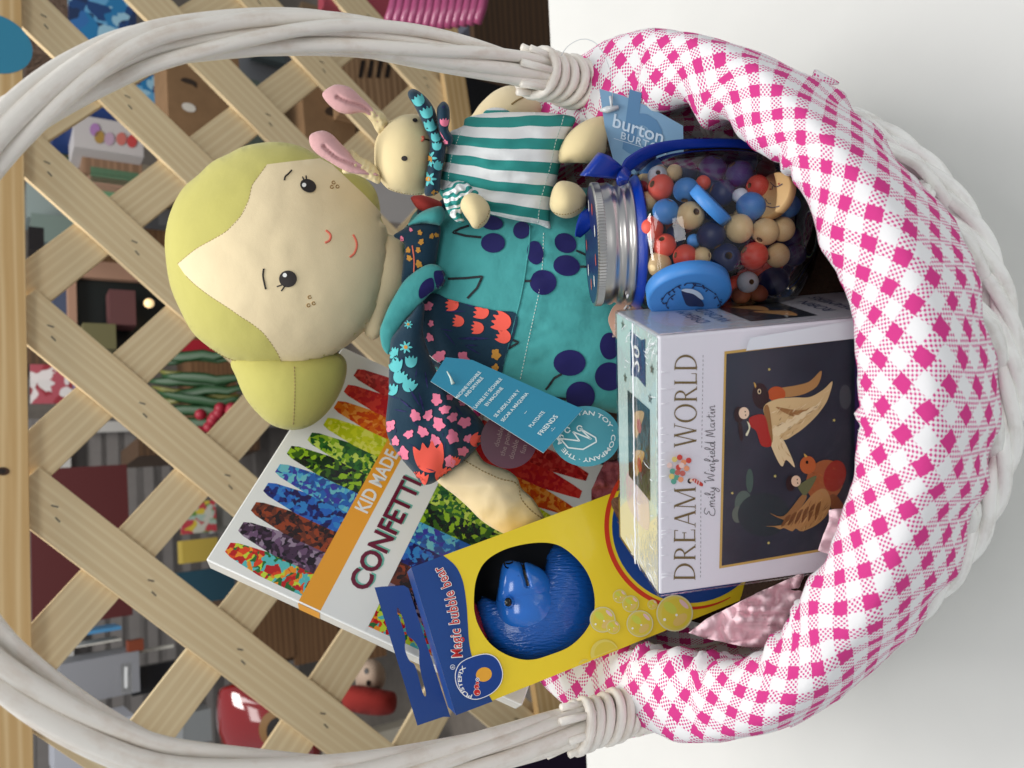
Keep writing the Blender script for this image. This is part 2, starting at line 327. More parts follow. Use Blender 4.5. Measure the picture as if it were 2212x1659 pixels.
def serif(ch, tk=.085, tn=.032):    # simple roman capitals: list of polygons in a unit em (height .7)
    h = .7; bar = lambda x0, x1, y0, y1: [(x0, y0), (x1, y0), (x1, y1), (x0, y1)]
    def leg(xa, ya, xb, yb, w_): return [(xa - w_ / 2, ya), (xa + w_ / 2, ya), (xb + w_ / 2, yb), (xb - w_ / 2, yb)]
    def sf(x, y, w_=SER): return bar(x - w_ / 2, x + w_ / 2, y - .011, y + .011)
    def arc(cx_, cy_, rx, ry, a0, a1, wk, wn, n=24):
        t = np.radians(np.linspace(a0, a1, n)); o = [(cx_ + rx * math.cos(a), cy_ + ry * math.sin(a)) for a in t]
        i = [(cx_ + (rx - wk) * math.cos(a), cy_ + (ry - wn) * math.sin(a)) for a in t[::-1]]; return o + i
    st = lambda x: [leg(x, 0, x, h, tk), sf(x, 0), sf(x, h)]
    if ch == 'D': return st(.12) + [arc(.2, h / 2, .42, h / 2, -90, 90, tk, tn), bar(.12, .21, 0, tn), bar(.12, .21, h - tn, h)], .68
    if ch == 'R': return st(.12) + [arc(.2, h * .74, .25, h * .26, -90, 90, tk * .9, tn), bar(.12, .21, h - tn, h), bar(.12, .24, h * .48, h * .48 + tn), leg(.52, 0, .26, h * .5, tk * .9), sf(.53, 0, .14)], .6
    if ch == 'E': return st(.12) + [bar(.12, .48, 0, tn), bar(.12, .46, h - tn, h), bar(.12, .38, h * .5, h * .5 + tn), leg(.475, 0, .475, .15, .022), leg(.455, h, .455, h - .13, .022), leg(.375, h * .41, .375, h * .62, .022)], .54
    if ch == 'A': return [leg(.08, 0, .31, h, tn), leg(.54, 0, .31, h, tk), bar(.16, .48, h * .3, h * .3 + tn), sf(.08, 0), sf(.54, 0)], .6
    if ch == 'M': return [leg(.1, 0, .13, h, tn), leg(.4, 0, .13, h, tk * .9), leg(.4, 0, .67, h, tn), leg(.72, 0, .67, h, tk), sf(.1, 0), sf(.72, 0), sf(.1, h, .1), sf(.71, h, .1)], .82
    if ch == 'W': return [leg(.27, 0, .08, h, tk * .9), leg(.27, 0, .45, h, tn), leg(.64, 0, .45, h, tk * .9), leg(.64, 0, .83, h, tn), sf(.08, h), sf(.45, h, .12), sf(.83, h)], .9
    if ch == 'O': return [arc(.36, h / 2, .34, h / 2 + .012, 0, 180, tk, tn, 30), arc(.36, h / 2, .34, h / 2 + .012, 180, 360, tk, tn, 30)], .74
    if ch == 'L': return st(.12) + [bar(.12, .46, 0, tn), leg(.455, 0, .455, .17, .022)], .52
    if ch == 'N': return [leg(.1, 0, .1, h, tn), leg(.52, 0, .1, h, tk), leg(.52, 0, .52, h, tn), sf(.1, 0), sf(.52, h), sf(.08, h, .1)], .64
    return [], .3
def serif_text(m, s, mt, proj, o, rv, up, off, track=.02, **kw):
    x = 0; o, rv, up = map(np.array, (o, rv, up)); P = []
    for ch in s:
        g, a = serif(ch, **kw)
        for poly in g: P.append(np.array([o + (x + a_) * rv + b_ * up for a_, b_ in poly]))
        x += a + track
    stamp(m, P, mt, proj, off, g=1e5, grid=False, sm=False); return x

# ================================================================ THE SETTING
tabm = mat('white_laminate', (215, 215, 212), .42, .4, bs=(900, .03, .0003, 2), vary=.012)
def dirv(a): return np.array([math.cos(a), math.sin(a), 0])
tA, tB = np.array([.4045, .2863, 0]), np.array([-.3791, .2242, 0]); te = (tA - tB) / np.linalg.norm(tA - tB); tn_ = np.array([te[1], -te[0], 0])
m = M(); a, b = tA + te * .55, tB - te * .5; cs = [b, a, a + tn_ * 1.0, b + tn_ * 1.0]; dz = np.array([0, 0, -.03])
tv = cs + [c + dz for c in cs]; m.add(tv, [(0, 3, 2, 1), (4, 5, 6, 7), (0, 1, 5, 4), (1, 2, 6, 5), (2, 3, 7, 6), (3, 0, 4, 7)], tabm, smooth=False)
tab = m.link('display_table'); tag(tab, 'glossy white display table top under the gift basket', 'table')
bv = tab.modifiers.new('b', 'BEVEL'); bv.width = .003; bv.segments = 3
m = M()
for c in (cs[0] + te * .04 + tn_ * .05, cs[1] - te * .04 + tn_ * .05, cs[2] - te * .04 - tn_ * .05, cs[3] + te * .04 - tn_ * .05): 
    q_ = [c + te * i * .03 + tn_ * j * .03 for i, j in ((-1, -1), (1, -1), (1, 1), (-1, 1))]
    lg = M(); lg.add([x + dz * 1.001 for x in q_] + [np.array([x[0], x[1], -.799]) for x in q_], [(0, 1, 5, 4), (1, 2, 6, 5), (2, 3, 7, 6), (3, 0, 4, 7), (4, 5, 6, 7)], tabm, smooth=False); lg.link('leg', tab)
flm = mat('grey_floor', (120, 112, 104), .6, .3, bs=(30, .2, .001), vary=.1)
m = M(); m.add([(-4, -3, -.8), (4, -3, -.8), (4, 4.5, -.8), (-4, 4.5, -.8)], [(0, 1, 2, 3)], flm, smooth=False); struct(m.link('floor'))
wlm = mat('shop_wall_paint', (112, 105, 98), .9, .1, bs=(40, .2, .001), vary=.1)
m = M(); m.add([(-4, 3.6, -.8), (4, 3.6, -.8), (4, 3.6, 2.6), (-4, 3.6, 2.6)], [(0, 1, 2, 3)], wlm, smooth=False); struct(m.link('back_wall'))

# ---------------- lattice panel standing behind the table
pine = wood('pine', (220, 194, 150), (235, 215, 174), .8)
pine2 = wood('pine_rail', (200, 160, 102), (226, 196, 146), .7)
LS = .27; Lex = np.array([1, LS, 0]) / math.hypot(1, LS); LAT = Plane((0, .794, 0), Lex, (0, 0, -1)); LZ = np.array([0, 0, 1.])
Lc = lambda P: np.array([(P - LAT.o) @ Lex, P[2]])
def Lw(c, off): return LAT.o + Lex * c[0] + LZ * c[1] - LAT.n * off
lattice = thing('lattice_panel', 'pale pine diagonal lattice panel framed by flat rails behind the white table', 'lattice', loc=LAT.o)
def board(name, c0, c1_, wd, off, th, mt, par, uvs=1):
    c0, c1_ = np.array(c0), np.array(c1_); d = (c1_ - c0); L = np.linalg.norm(d); d /= L; nn = np.array([-d[1], d[0]]); mm = M()
    V = []; UVc = []
    for k in (off + th, off):
        for s_, t_ in ((0, -.5), (0, .5), (1, .5), (1, -.5)): V.append(Lw(c0 + d * L * s_ + nn * wd * t_, k)); UVc.append((L * s_, wd * t_))
    for fc in ((0, 1, 2, 3), (7, 6, 5, 4), (0, 4, 5, 1), (1, 5, 6, 2), (2, 6, 7, 3), (3, 7, 4, 0)):
        mm.add([V[i] for i in fc], [(0, 1, 2, 3)], mt, [(UVc[i][0] + (.01 if i > 3 else 0), UVc[i][1]) for i in fc], smooth=False)
    o = mm.link(name, par); bv = o.modifiers.new('b', 'BEVEL'); bv.width = .0008; bv.segments = 2
    wdm = o.modifiers.new('w', 'WELD'); wdm.merge_threshold = .00005; o.modifiers.move(1, 0); return o
ZT_, ZB_ = .440, -.257; X0, X1 = -.95, .95
board('top_rail', (X0, ZT_ + .03), (X1, ZT_ + .03), .06, 0, .020, pine2, lattice)
board('bottom_rail', (X0, ZB_ - .02), (X1, ZB_ - .02), .05, 0, .014, pine2, lattice)
for sx in (X0, X1): board('side_rail', (sx, ZB_ - .0451), (sx, ZT_ + .0601), .06, .0205, .012, pine2, lattice)
def slat(u0, u1, l0, l1, back):      # px points on the upper and on the lower edge
    A = [Lc(LAT.hit(*x)) for x in (u0, u1, l0, l1)]; d = (A[1] - A[0]) + (A[3] - A[2]); d /= np.linalg.norm(d); nn = np.array([-d[1], d[0]])
    wd = abs(((A[0] + A[1]) / 2 - (A[2] + A[3]) / 2) @ nn); c = sum(A) / 4; return c, d, wd
ZA2, ZA3 = (0, 1000, 1.659), (0, 2000, 1.62)
fr_ = [slat(c1(ZA, 1430, 330), c1(ZA, 1825, 690), c1(ZA, 1200, 370), c1(ZA, 1690, 860), 0), slat(c1(ZA, 850, 520), c1(ZA, 1400, 1050), c1(ZA, 630, 620), c1(ZA, 1230, 1215), 0),
       slat(c1(ZA, 270, 890), c1(ZA, 1070, 1600), c1(ZA, 210, 1180), c1(ZA, 640, 1600), 0), slat(c1(ZA2, 240, 230), c1(ZA2, 1660, 1450), c1(ZA2, 190, 590), c1(ZA2, 1140, 1390), 0),
       slat(c1(ZA3, 590, 0), c1(ZA3, 1782, 950), c1(ZA3, 210, 130), c1(ZA3, 1190, 900), 0)]
bk_ = [slat(c1(ZA, 480, 1450), c1(ZA, 1490, 680), c1(ZA, 940, 1470), c1(ZA, 1690, 860), 1), slat(c1(ZA2, 180, 1160), c1(ZA2, 1090, 320), c1(ZA2, 345, 1430), c1(ZA2, 1270, 540), 1),
       slat(c1(ZA3, 210, 730), c1(ZA3, 900, 0), c1(ZA3, 380, 1000), c1(ZA3, 1260, 0), 1), slat(c1(ZA3, 860, 1330), c1(ZA3, 1510, 490), c1(ZA3, 1150, 1440), c1(ZA3, 1770, 620), 1)]
def clip(c, d):
    ts = sorted([(ZB_ - .01 - c[1]) / d[1], (ZT_ + .01 - c[1]) / d[1]]); xs = sorted([(X0 - c[0]) / d[0], (X1 - c[0]) / d[0]]); return max(ts[0], xs[0]), min(ts[1], xs[1])
stm = mat('staple_steel', (120, 116, 108), .35, .5, .8)
for grp, off in ((fr_, -.009), (bk_, -.018)):
    W_ = float(np.mean([g[2] for g in grp])); D_ = sum(g[1] * np.sign(g[1][0]) for g in grp); D_ /= np.linalg.norm(D_); nn = np.array([-D_[1], D_[0]])
    offs = sorted(float(g[0] @ nn) for g in grp); gap = float(np.mean(np.diff(offs))); print('lattice', D_, W_, np.round(offs, 3), gap)
    n0 = int(1.6 / gap)
    al = list(offs) + [offs[0] - gap * k for k in range(1, n0)] + [offs[-1] + gap * k for k in range(1, n0)]
    for o_ in al:
        c = nn * o_; t0, t1 = clip(c, D_)
        if t1 - t0 > .05:
            sl = board('slat', c + D_ * t0, c + D_ * t1, W_, off, .0085, pine, lattice)
            if off == -.009:
                k = 0
                for t_ in np.arange(t0 + .07, t1, .149):
                    for e in ((-.008, .004), (.006, -.006)):
                        pc = c + D_ * (t_ + e[0]) + nn * e[1]; dd = np.array([.35, .94]) if k % 2 else np.array([.8, .6]); nn2 = np.array([-dd[1], dd[0]]); k += 1
                        if not (-.75 < pc[0] < .75): continue
                        sm_ = M(); sm_.add([Lw(pc + dd * x * .004 + nn2 * y * .0009, .0002) for x, y in ((-1, -1), (1, -1), (1, 1), (-1, 1))], [(0, 1, 2, 3)], stm, smooth=False); sm_.link('staple', sl)
kn = M(); kpl = Plane(LAT.o - LAT.n * .0205, Lex, (0, 0, -1)); stamp(kn, [ell((6, 1018), 15, 9)], mat('knot_dark', (70, 44, 26), .7), lambda p, q, off: kpl.hit(p, q, off), .0001, 50, grid=False); stamp(kn, [ell((4, 1018), 9, 5)], mat('knot_core', (32, 22, 16), .7), lambda p, q, off: kpl.hit(p, q, off), .0003, 50, grid=False); kn.link('knot', lattice)
# sticker on the rail
m = M(); pl = Plane(LAT.o - LAT.n * .0205, Lex, (0, 0, -1)); cc = pl.hit(-16, 92); blu = mat('sticker_blue', (52, 138, 170), .4)
ring = [cc + Lex * .046 * math.cos(t) + LZ * .046 * math.sin(t) for t in np.linspace(0, 2 * math.pi, 48, endpoint=False)]
m.add(ring + [x + pl.n * .0004 for x in ring], [tuple(range(48))] + [(i, (i + 1) % 48, 48 + (i + 1) % 48, 48 + i) for i in range(48)], blu, smooth=False)
wht = mat('print_white', (235, 235, 232), .5)
prx = lambda p, q, off: pl.hit(p, q, off)
tag(m.link('round_sticker'), 'round blue sticker on the top rail of the lattice', 'sticker')

# ---------------- things beyond the lattice
def bgplane(Y, s=.2):
    e = np.array([1, s, 0]) / math.hypot(1, s); return Plane((0, Y, 0), e, (0, 0, -1)), e
def bgbox(name, label, cat, p0, q0, p1, q1, Y, t, mt, s=.2, par=None, link=True, group=None):
    pl, e = bgplane(Y, s); A, B = pl.hit(p0, q1), pl.hit(p1, q0); xa, xb = sorted([(A - pl.o) @ e, (B - pl.o) @ e]); za, zb = sorted([A[2], B[2]])
    fr = [pl.o + e * x + LZ * z for x, z in ((xa, za), (xb, za), (xb, zb), (xa, zb))]; bk = [x + pl.n * t for x in fr]; m = M()
    for fc, (du, dv) in (((0, 1, 2, 3), (0, 0)),): m.add(fr, [fc], mt, [(x, z) for x, z in ((xa, za), (xb, za), (xb, zb), (xa, zb))], smooth=False)
    V = fr + bk
    for fc in ((7, 6, 5, 4), (0, 4, 5, 1), (1, 5, 6, 2), (2, 6, 7, 3), (3, 7, 4, 0)): m.add([V[i] for i in fc], [(0, 1, 2, 3)], mt, [(0, 0), (0, t), (.3, t), (.3, 0)], smooth=False)
    m.pl = pl; m.e = e; m.proj = lambda p, q, off: pl.hit(p, q, off); m.r = (xa, xb, za, zb)
    if link: o = m.link(name, par); tag(o, label, cat, group) if not par else None; return o
    return m
dkw = wood('dark_shelf_wood', (58, 40, 26), (92, 66, 42), .6); mdw = wood('brown_shelf_wood', (92, 64, 40), (128, 94, 62), .6)
card = mat('cardboard', (128, 100, 72), .85, .2, bs=(60, .3, .002), vary=.08)
gry = mat('grey_painted_wood', (112, 108, 106), .7, .3, vary=.05); whp = mat('white_painted_wood', (178, 176, 172), .6, .3)
def P_(n, c, r=.5): return mat('bg_' + n, c, r, .4)
# gray slatted cabinet in the middle distance
cab = thing('slatted_cabinet', 'grey cabinet with horizontal boards and a white frame far behind the lattice', 'cabinet', loc=(-.3, 2.6, -.2))
bgbox('cabinet_back', '', '', -40, 900, 620, 1700, 2.75, .03, gry, .15, cab)
for k in range(17): bgbox('board', '', '', -40 + k * 39, 905, -5 + k * 39, 1700, 2.72, .02, gry, .15, cab)
bgbox('cabinet_frame', '', '', 128, 930, 152, 1690, 2.66, .03, whp, .15, cab); bgbox('cabinet_frame', '', '', 170, 900, 640, 935, 2.66, .03, whp, .15, cab)
m = bgbox('', '', '', 70, 1003, 274, 1362, 1.75, .02, P_('maroon', (74, 26, 28), .5), .25, link=False); tag(m.link('red_board'), 'large plain dark red board behind the left of the lattice', 'board')
tag(bgbox('book', 'x', 'x', 150, 1352, 262, 1378, 2.0, .12, P_('blue', (70, 130, 175))), 'blue book standing right below the dark red board', 'book')
tag(bgbox('book', 'x', 'x', 150, 1380, 262, 1402, 2.0, .12, P_('cream', (200, 198, 190))), 'cream book standing beside a blue book below the dark red board', 'book')
tag(bgbox('file_box', 'x', 'x', 130, 1405, 300, 1530, 1.9, .15, P_('steel', (128, 130, 136), .4)), 'plain pale grey file box at the lower left behind the handle', 'box')
tag(bgbox('file_box', 'x', 'x', 118, 1545, 290, 1680, 1.7, .15, P_('pale', (160, 163, 172), .4)), 'light grey box below the willow handle at the far left', 'box')
m = bgbox('', '', '', 285, 1425, 385, 1505, 1.95, .03, P_('dark_glass', (44, 46, 50), .2), link=False); tag(m.link('picture_frame'), 'dark glass framed picture leaning beside the grey file box', 'picture')
m = bgbox('', '', '', 278, 1380, 310, 1410, 1.9, .04, P_('rust', (118, 56, 34)), link=False); tag(m.link('small_box'), 'small rust brown box above the dark framed picture', 'box')
m = bgbox('', '', '', 300, 1392, 375, 1412, 1.93, .02, P_('offwhite', (190, 188, 180)), link=False); tag(m.link('paper_stack'), 'off white stack of papers next to the rust brown box', 'papers')
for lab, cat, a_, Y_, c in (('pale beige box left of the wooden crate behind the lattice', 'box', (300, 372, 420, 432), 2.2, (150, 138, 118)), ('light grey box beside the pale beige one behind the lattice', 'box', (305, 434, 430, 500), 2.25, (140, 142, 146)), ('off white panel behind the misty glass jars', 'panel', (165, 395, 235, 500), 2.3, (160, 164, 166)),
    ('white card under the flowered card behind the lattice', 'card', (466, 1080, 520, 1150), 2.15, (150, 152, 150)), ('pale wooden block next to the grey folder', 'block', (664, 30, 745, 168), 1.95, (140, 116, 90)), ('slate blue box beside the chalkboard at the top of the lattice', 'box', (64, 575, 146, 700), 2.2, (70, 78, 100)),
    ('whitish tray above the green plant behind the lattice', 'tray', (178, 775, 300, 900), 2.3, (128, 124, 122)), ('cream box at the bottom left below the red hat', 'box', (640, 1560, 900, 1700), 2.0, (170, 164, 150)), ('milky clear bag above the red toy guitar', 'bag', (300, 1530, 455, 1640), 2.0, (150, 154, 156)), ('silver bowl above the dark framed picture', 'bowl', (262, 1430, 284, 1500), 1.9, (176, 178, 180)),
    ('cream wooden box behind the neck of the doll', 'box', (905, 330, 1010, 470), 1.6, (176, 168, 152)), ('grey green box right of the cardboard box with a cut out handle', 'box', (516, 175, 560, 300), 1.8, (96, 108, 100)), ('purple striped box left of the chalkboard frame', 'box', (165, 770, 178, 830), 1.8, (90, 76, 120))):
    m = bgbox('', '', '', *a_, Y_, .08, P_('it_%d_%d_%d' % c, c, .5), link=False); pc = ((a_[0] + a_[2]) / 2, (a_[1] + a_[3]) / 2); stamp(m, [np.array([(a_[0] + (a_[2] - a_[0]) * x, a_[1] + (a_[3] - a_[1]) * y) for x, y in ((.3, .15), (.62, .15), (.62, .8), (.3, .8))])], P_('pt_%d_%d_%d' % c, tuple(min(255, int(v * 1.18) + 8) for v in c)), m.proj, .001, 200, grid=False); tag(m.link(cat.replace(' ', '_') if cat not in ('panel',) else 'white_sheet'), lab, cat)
# red guitar-shaped toy
pl, e = bgplane(1.45, .2); gt = thing('toy_guitar', 'glossy red toy guitar with a wooden sound hole behind the lower left lattice', 'guitar', loc=pl.hit(540, 1540))
m = M(); pillow(m, [(470, 1500), (490, 1480), (520, 1478), (560, 1490), (600, 1485), (660, 1500), (700, 1560), (690, 1640), (620, 1680), (560, 1640), (500, 1640), (470, 1580)], 1.62, .05, .02, mat('red_gloss', (120, 10, 12), .08, .6, coat=1), 40); m.link('body', gt); bvx = on_bvh(m.bvh(), 1.6)
m2 = M(); stamp(m2, [ell((600, 1575), 40, 42)], P_('tan', (120, 88, 50)), bvx, .002, 12); stamp(m2, [ell((604, 1578), 27, 30)], P_('hole', (22, 14, 10)), bvx, .004, 12); m2.link('sound_hole', gt)
# dark wooden drawers under it
dr = thing('drawer_unit', 'dark brown wooden drawer unit behind the lattice under the crayon book', 'drawers', loc=(-.5, 1.9, -.5))
bgbox('carcass', '', '', 520, 1240, 900, 1450, 2.1, .3, dkw, .2, dr)
for k in range(3): bgbox('drawer_front', '', '', 545 + k * 95, 1255, 632 + k * 95, 1438, 2.07, .02, mdw, .2, dr)
bgbox('shelf_unit', 'dark brown wooden shelf side seen through the middle of the lattice', 'shelf', 300, 935, 560, 985, 1.9, .3, dkw)
# puppet with red cap
t = thing('red_cap_doll', 'pale doll head with a red hat hanging behind the lattice at lower left', 'doll', loc=bgplane(1.5)[0].hit(850, 1480))
m = M(); pillow(m, ell((800, 1462), 34, 40, n=14), 1.56, .05, .03, P_('doll_skin', (165, 145, 128), .7), 24, smooth=False); m.link('head', t); bvx = on_bvh(m.bvh(), 1.5)
m2 = M(); [stamp(m2, [ell((800 + a_, 1462 + b_), 4, 6)], P_('ink', (24, 20, 20)), bvx, .002, 9) for a_, b_ in ((-8, -12), (-4, 12))]; m2.link('eyes', t)
m = M(); pillow(m, [(740, 1490), (770, 1480), (830, 1490), (856, 1500), (850, 1540), (800, 1545), (745, 1530)], 1.52, .05, .03, P_('red_felt', (128, 30, 24), .9), 24); m.link('hat', t)
# fabric and cards right of cabinet
tag(bgbox('floral_card', 'x', 'x', 392, 1080, 465, 1155, 2.1, .01, marble('floral_bg', [(150, 170, 160), (190, 170, 60), (170, 60, 70), (90, 130, 60), (180, 180, 170)], 22)), 'flower patterned card above a yellow pouch behind the lattice', 'card')
tag(bgbox('yellow_pouch', 'x', 'x', 395, 1160, 470, 1218, 2.05, .06, P_('yellow', (172, 150, 66))), 'mustard yellow pouch above a teal pouch behind the lattice', 'pouch')
tag(bgbox('teal_pouch', 'x', 'x', 385, 1222, 505, 1310, 2.05, .06, P_('teal', (30, 66, 82))), 'dark teal pouch under the yellow one behind the lattice', 'pouch')
tag(bgbox('flower_print', 'x', 'x', 66, 788, 155, 872, 1.9, .01, marble('flower_p', [(190, 186, 184), (196, 190, 188), (128, 40, 50), (196, 190, 188), (150, 70, 80)], 16)), 'white print with a dark red flower spray behind the top of the lattice', 'print')
m = bgbox('', '', '', 60, 742, 175, 786, 2.2, .2, dkw, link=False); tag(m.link('shelf_board'), 'dark shelf board just above the red flower print', 'shelf')
# mirror or blackboard frame
t = thing('framed_blackboard', 'small dark chalkboard with a pinkish wooden frame behind the lattice', 'blackboard', loc=bgplane(1.8)[0].hit(250, 640))
pk = P_('pinkwood', (150, 116, 96), .6)
bgbox('panel', '', '', 165, 590, 375, 760, 1.86, .02, P_('slate', (24, 28, 28), .3), .2, t)
for a_ in ((150, 580, 400, 596), (150, 580, 164, 770)): bgbox('frame', '', '', *a_, 1.84, .04, pk, .2, t)
tag(bgbox('small_box', 'x', 'x', 238, 628, 292, 700, 1.78, .06, mat('plum', (86, 52, 52), .5)), 'small plum brown box in front of the dark chalkboard', 'box')
tag(bgbox('small_box', 'x', 'x', 180, 700, 250, 752, 1.78, .06, P_('olive', (96, 92, 62))), 'small olive box in front of the dark chalkboard', 'box')
m = M(); pl, e = bgplane(1.75); cc = pl.hit(322, 655); em = mat('warm_bulb', (255, 214, 150)); em.node_tree.nodes['Principled BSDF'].inputs['Emission Color'].default_value = (1, .75, .4, 1); em.node_tree.nodes['Principled BSDF'].inputs['Emission Strength'].default_value = .8
def ball(m, c, r, mt, n=16, k=10, sc=(1, 1, 1)):
    v = [(c[0] + r * sc[0] * math.sin(math.pi * j / k) * math.cos(2 * math.pi * i / n), c[1] + r * sc[1] * math.sin(math.pi * j / k) * math.sin(2 * math.pi * i / n), c[2] + r * sc[2] * math.cos(math.pi * j / k)) for j in range(k + 1) for i in range(n)]
    m.add(v, [(j * n + i, j * n + (i + 1) % n, (j + 1) * n + (i + 1) % n, (j + 1) * n + i) for j in range(k) for i in range(n)], mt)
ball(m, cc, .012, em); tag(m.link('fairy_bulb'), 'tiny warm glowing bulb beside the dark chalkboard', 'light bulb')
tag(bgbox('brown_crate', 'x', 'x', 115, 505, 420, 575, 2.15, .25, mdw), 'brown wooden crate side left of the doll head behind the lattice', 'crate')
tag(bgbox('wooden_shelf', 'x', 'x', 420, 640, 500, 980, 2.3, .2, mdw), 'brown wooden shelf panel behind the green plant', 'shelf')
# glass jars right
tag(bgbox('glass_block', 'x', 'x', 58, 405, 165, 468, 2.0, .1, P_('mist', (128, 140, 138), .2)), 'misty pale green glass jar behind the top of the lattice', 'jar')
tag(bgbox('glass_block', 'x', 'x', 68, 470, 165, 520, 1.95, .1, P_('mist2', (104, 118, 112), .2)), 'grey green glass jar beside a small black box behind the lattice', 'jar')
tag(bgbox('small_box', 'x', 'x', 62, 492, 95, 540, 1.7, .05, P_('black', (28, 26, 28), .3)), 'small black box in front of the grey green jar', 'box')
# crate and books
tag(bgbox('wood_crate', 'x', 'x', 178, 308, 305, 372, 1.75, .2, wood('crate_wood', (104, 78, 58), (142, 112, 88), .5)), 'weathered wooden crate under a flowered white box', 'crate')
m = bgbox('', '', '', 160, 272, 308, 316, 1.7, .12, P_('boxwhite', (172, 168, 168)), link=False)
for a_, c in (((215, 296), (150, 120, 60)), ((236, 300), (164, 140, 160)), ((262, 300), (176, 100, 92)), ((285, 305), (170, 60, 60)), ((205, 280), (150, 110, 160))): stamp(m, [ell(a_, 11, 14)], P_('dot%d' % a_[0], c), m.proj, .002, 50, grid=False)
tag(m.link('flowered_box'), 'white box with red and yellow flowers on top of the wooden crate', 'box')
tag(bgbox('blue_box', 'x', 'x', 120, 222, 300, 270, 1.72, .15, P_('navy', (32, 56, 110), .4)), 'plain dark blue box above the flowered white box', 'box')
for i, (c, a_) in enumerate((((82, 112, 86), (196, 374, 300, 392)), ((150, 120, 100), (190, 393, 300, 408)), ((92, 128, 96), (190, 409, 300, 424)))):
    tag(bgbox('book', 'x', 'x', *a_, 1.75, .15, P_('bk%d' % i, c)), ['green book directly under the weathered wooden crate', 'brown book between two green books under the crate', 'green book at the bottom of the pile under the crate'][i], 'book', 'books under the crate')
tag(bgbox('patterned_tin', 'x', 'x', 100, 290, 150, 372, 1.9, .1, marble('tinp', [(40, 60, 50), (130, 76, 48), (60, 84, 70), (120, 96, 60)], 26)), 'green and orange patterned tin left of the wooden crate', 'tin')
sea = marble('sea_paint', [(24, 60, 110), (44, 100, 160), (90, 150, 190), (24, 44, 80), (140, 180, 200), (30, 110, 160)], 11, .3)
tag(bgbox('seascape_painting', 'x', 'x', 150, -30, 292, 78, 1.6, .02, sea), 'blue swirling seascape canvas at the upper right behind the handle', 'painting')
tag(bgbox('seascape_painting', 'x', 'x', 272, 100, 362, 235, 1.7, .02, sea), 'second blue seascape canvas, the one beside the cardboard box', 'painting')
tag(bgbox('white_card', 'x', 'x', 355, 100, 372, 175, 1.72, .02, P_('wcard', (180, 180, 178))), 'thin white board edge between seascape and cardboard box', 'board')
tag(bgbox('ribbed_basket', 'x', 'x', 60, -60, 185, 110, 2.1, .2, mat('ribbed', (98, 78, 64), .8, bs=(90, 1, .01, 1, 'Object', (1, 1, 1)))), 'brown ribbed box behind the slats at the far upper right', 'box')
m = bgbox('', '', '', 366, 120, 515, 300, 1.5, .15, card, link=False); stamp(m, [smooth_loop([(390, 172), (400, 168), (422, 176), (424, 190), (416, 184), (398, 178)], 4)], P_('cut', (50, 38, 28)), m.proj, .001, 60, grid=False)
stamp(m, [ell((408, 232), 16, 9, 20)], P_('cutl', (206, 200, 190)), m.proj, .001, 60, grid=False); tag(m.link('cardboard_box'), 'brown cardboard box with a cut out handle beside the blue seascape', 'box')
m = bgbox('', '', '', 660, 172, 758, 300, 1.5, .15, card, link=False); stamp(m, [ell((722, 240), 20, 11)], P_('cut', (50, 38, 28)), m.proj, .001, 60, grid=False); tag(m.link('cardboard_box'), 'brown cardboard box with an oval hand hole above the toy rabbit', 'box')
tag(bgbox('grey_folder', 'x', 'x', 500, 40, 660, 170, 1.9, .03, P_('folder', (124, 126, 130))), 'flat grey folder standing behind the lattice at right', 'folder')
tag(bgbox('clear_package', 'x', 'x', 545, 30, 610, 120, 1.85, .03, P_('pack', (84, 94, 96), .15)), 'dark clear plastic package in front of the grey folder', 'package')
tag(bgbox('folded_fabric', 'x', 'x', 560, 180, 660, 300, 1.95, .1, P_('linen', (112, 106, 92), .9)), 'folded beige fabric left of the cardboard box with oval hole', 'fabric')
m = bgbox('', '', '', 745, 70, 880, 230, 1.42, .2, wood('crate2', (120, 90, 62), (164, 132, 98), .5), link=False)
for k in range(4): stamp(m, [strip([(785 + k * 19, 130), (778 + k * 19, 168)], 9)], P_('slot', (30, 20, 14)), m.proj, .001, 60, grid=False)
tag(m.link('slotted_crate'), 'pale wooden crate with dark slots behind the lattice at right', 'crate')
tag(bgbox('black_bag', 'x', 'x', 985, 90, 1130, 330, 1.3, .15, P_('blackcloth', (18, 20, 26), .9)), 'black cloth bag below the lattice rail at right', 'bag')
tag(bgbox('grey_cloth', 'x', 'x', 880, -40, 1010, 230, 1.75, .1, mat('greycloth', (84, 84, 90), .9, bs=(30, 1, .02))), 'crumpled grey cloth behind the right end of the lattice', 'cloth')
tag(bgbox('wooden_shelf', 'x', 'x', 1030, -80, 1330, 160, 1.02, .02, dkw, .1), 'dark brown wooden shelf board beyond the right table edge', 'shelf')
tag(bgbox('white_board', 'x', 'x', 800, 400, 900, 470, 1.3, .01, P_('wb', (178, 176, 176))), 'plain white card between doll head and bodice behind', 'card')
tag(bgbox('striped_cloth', 'x', 'x', 1010, -40, 1090, 60, 1.25, .05, P_('stripe', (90, 92, 104), .9), .1), 'grey striped cloth above the dark shelf board at right', 'cloth')
# pleated purse
t = thing('pleated_purse', 'shiny pink pleated purse at the upper right beyond the handle', 'purse', loc=un(950, 20, 1.15)); m = M(); pp = mat('pink_satin', (150, 66, 104), .3, .6)
for k in range(13):
    p = 845 + k * 16; d_ = 1.12 - .002 * k; tube(m, [un(p + 8 * math.sin(x * .5), q, d_ - .02 * math.sin(max(0, min(1, (70 - q) / 110)) * math.pi)) for x, q in enumerate(np.linspace(-40, 62 - abs(k - 6) * 2.2, 9))], .0075, pp, 8)
m.link('pleats', t); m = M(); slab(m, [(700, -30), (845, -30), (862, 30), (830, 44), (760, 20), (700, 12)], bgplane(.85)[0], .03, mat('pink_vinyl', (168, 70, 84), .35)); m.link('flap', t)
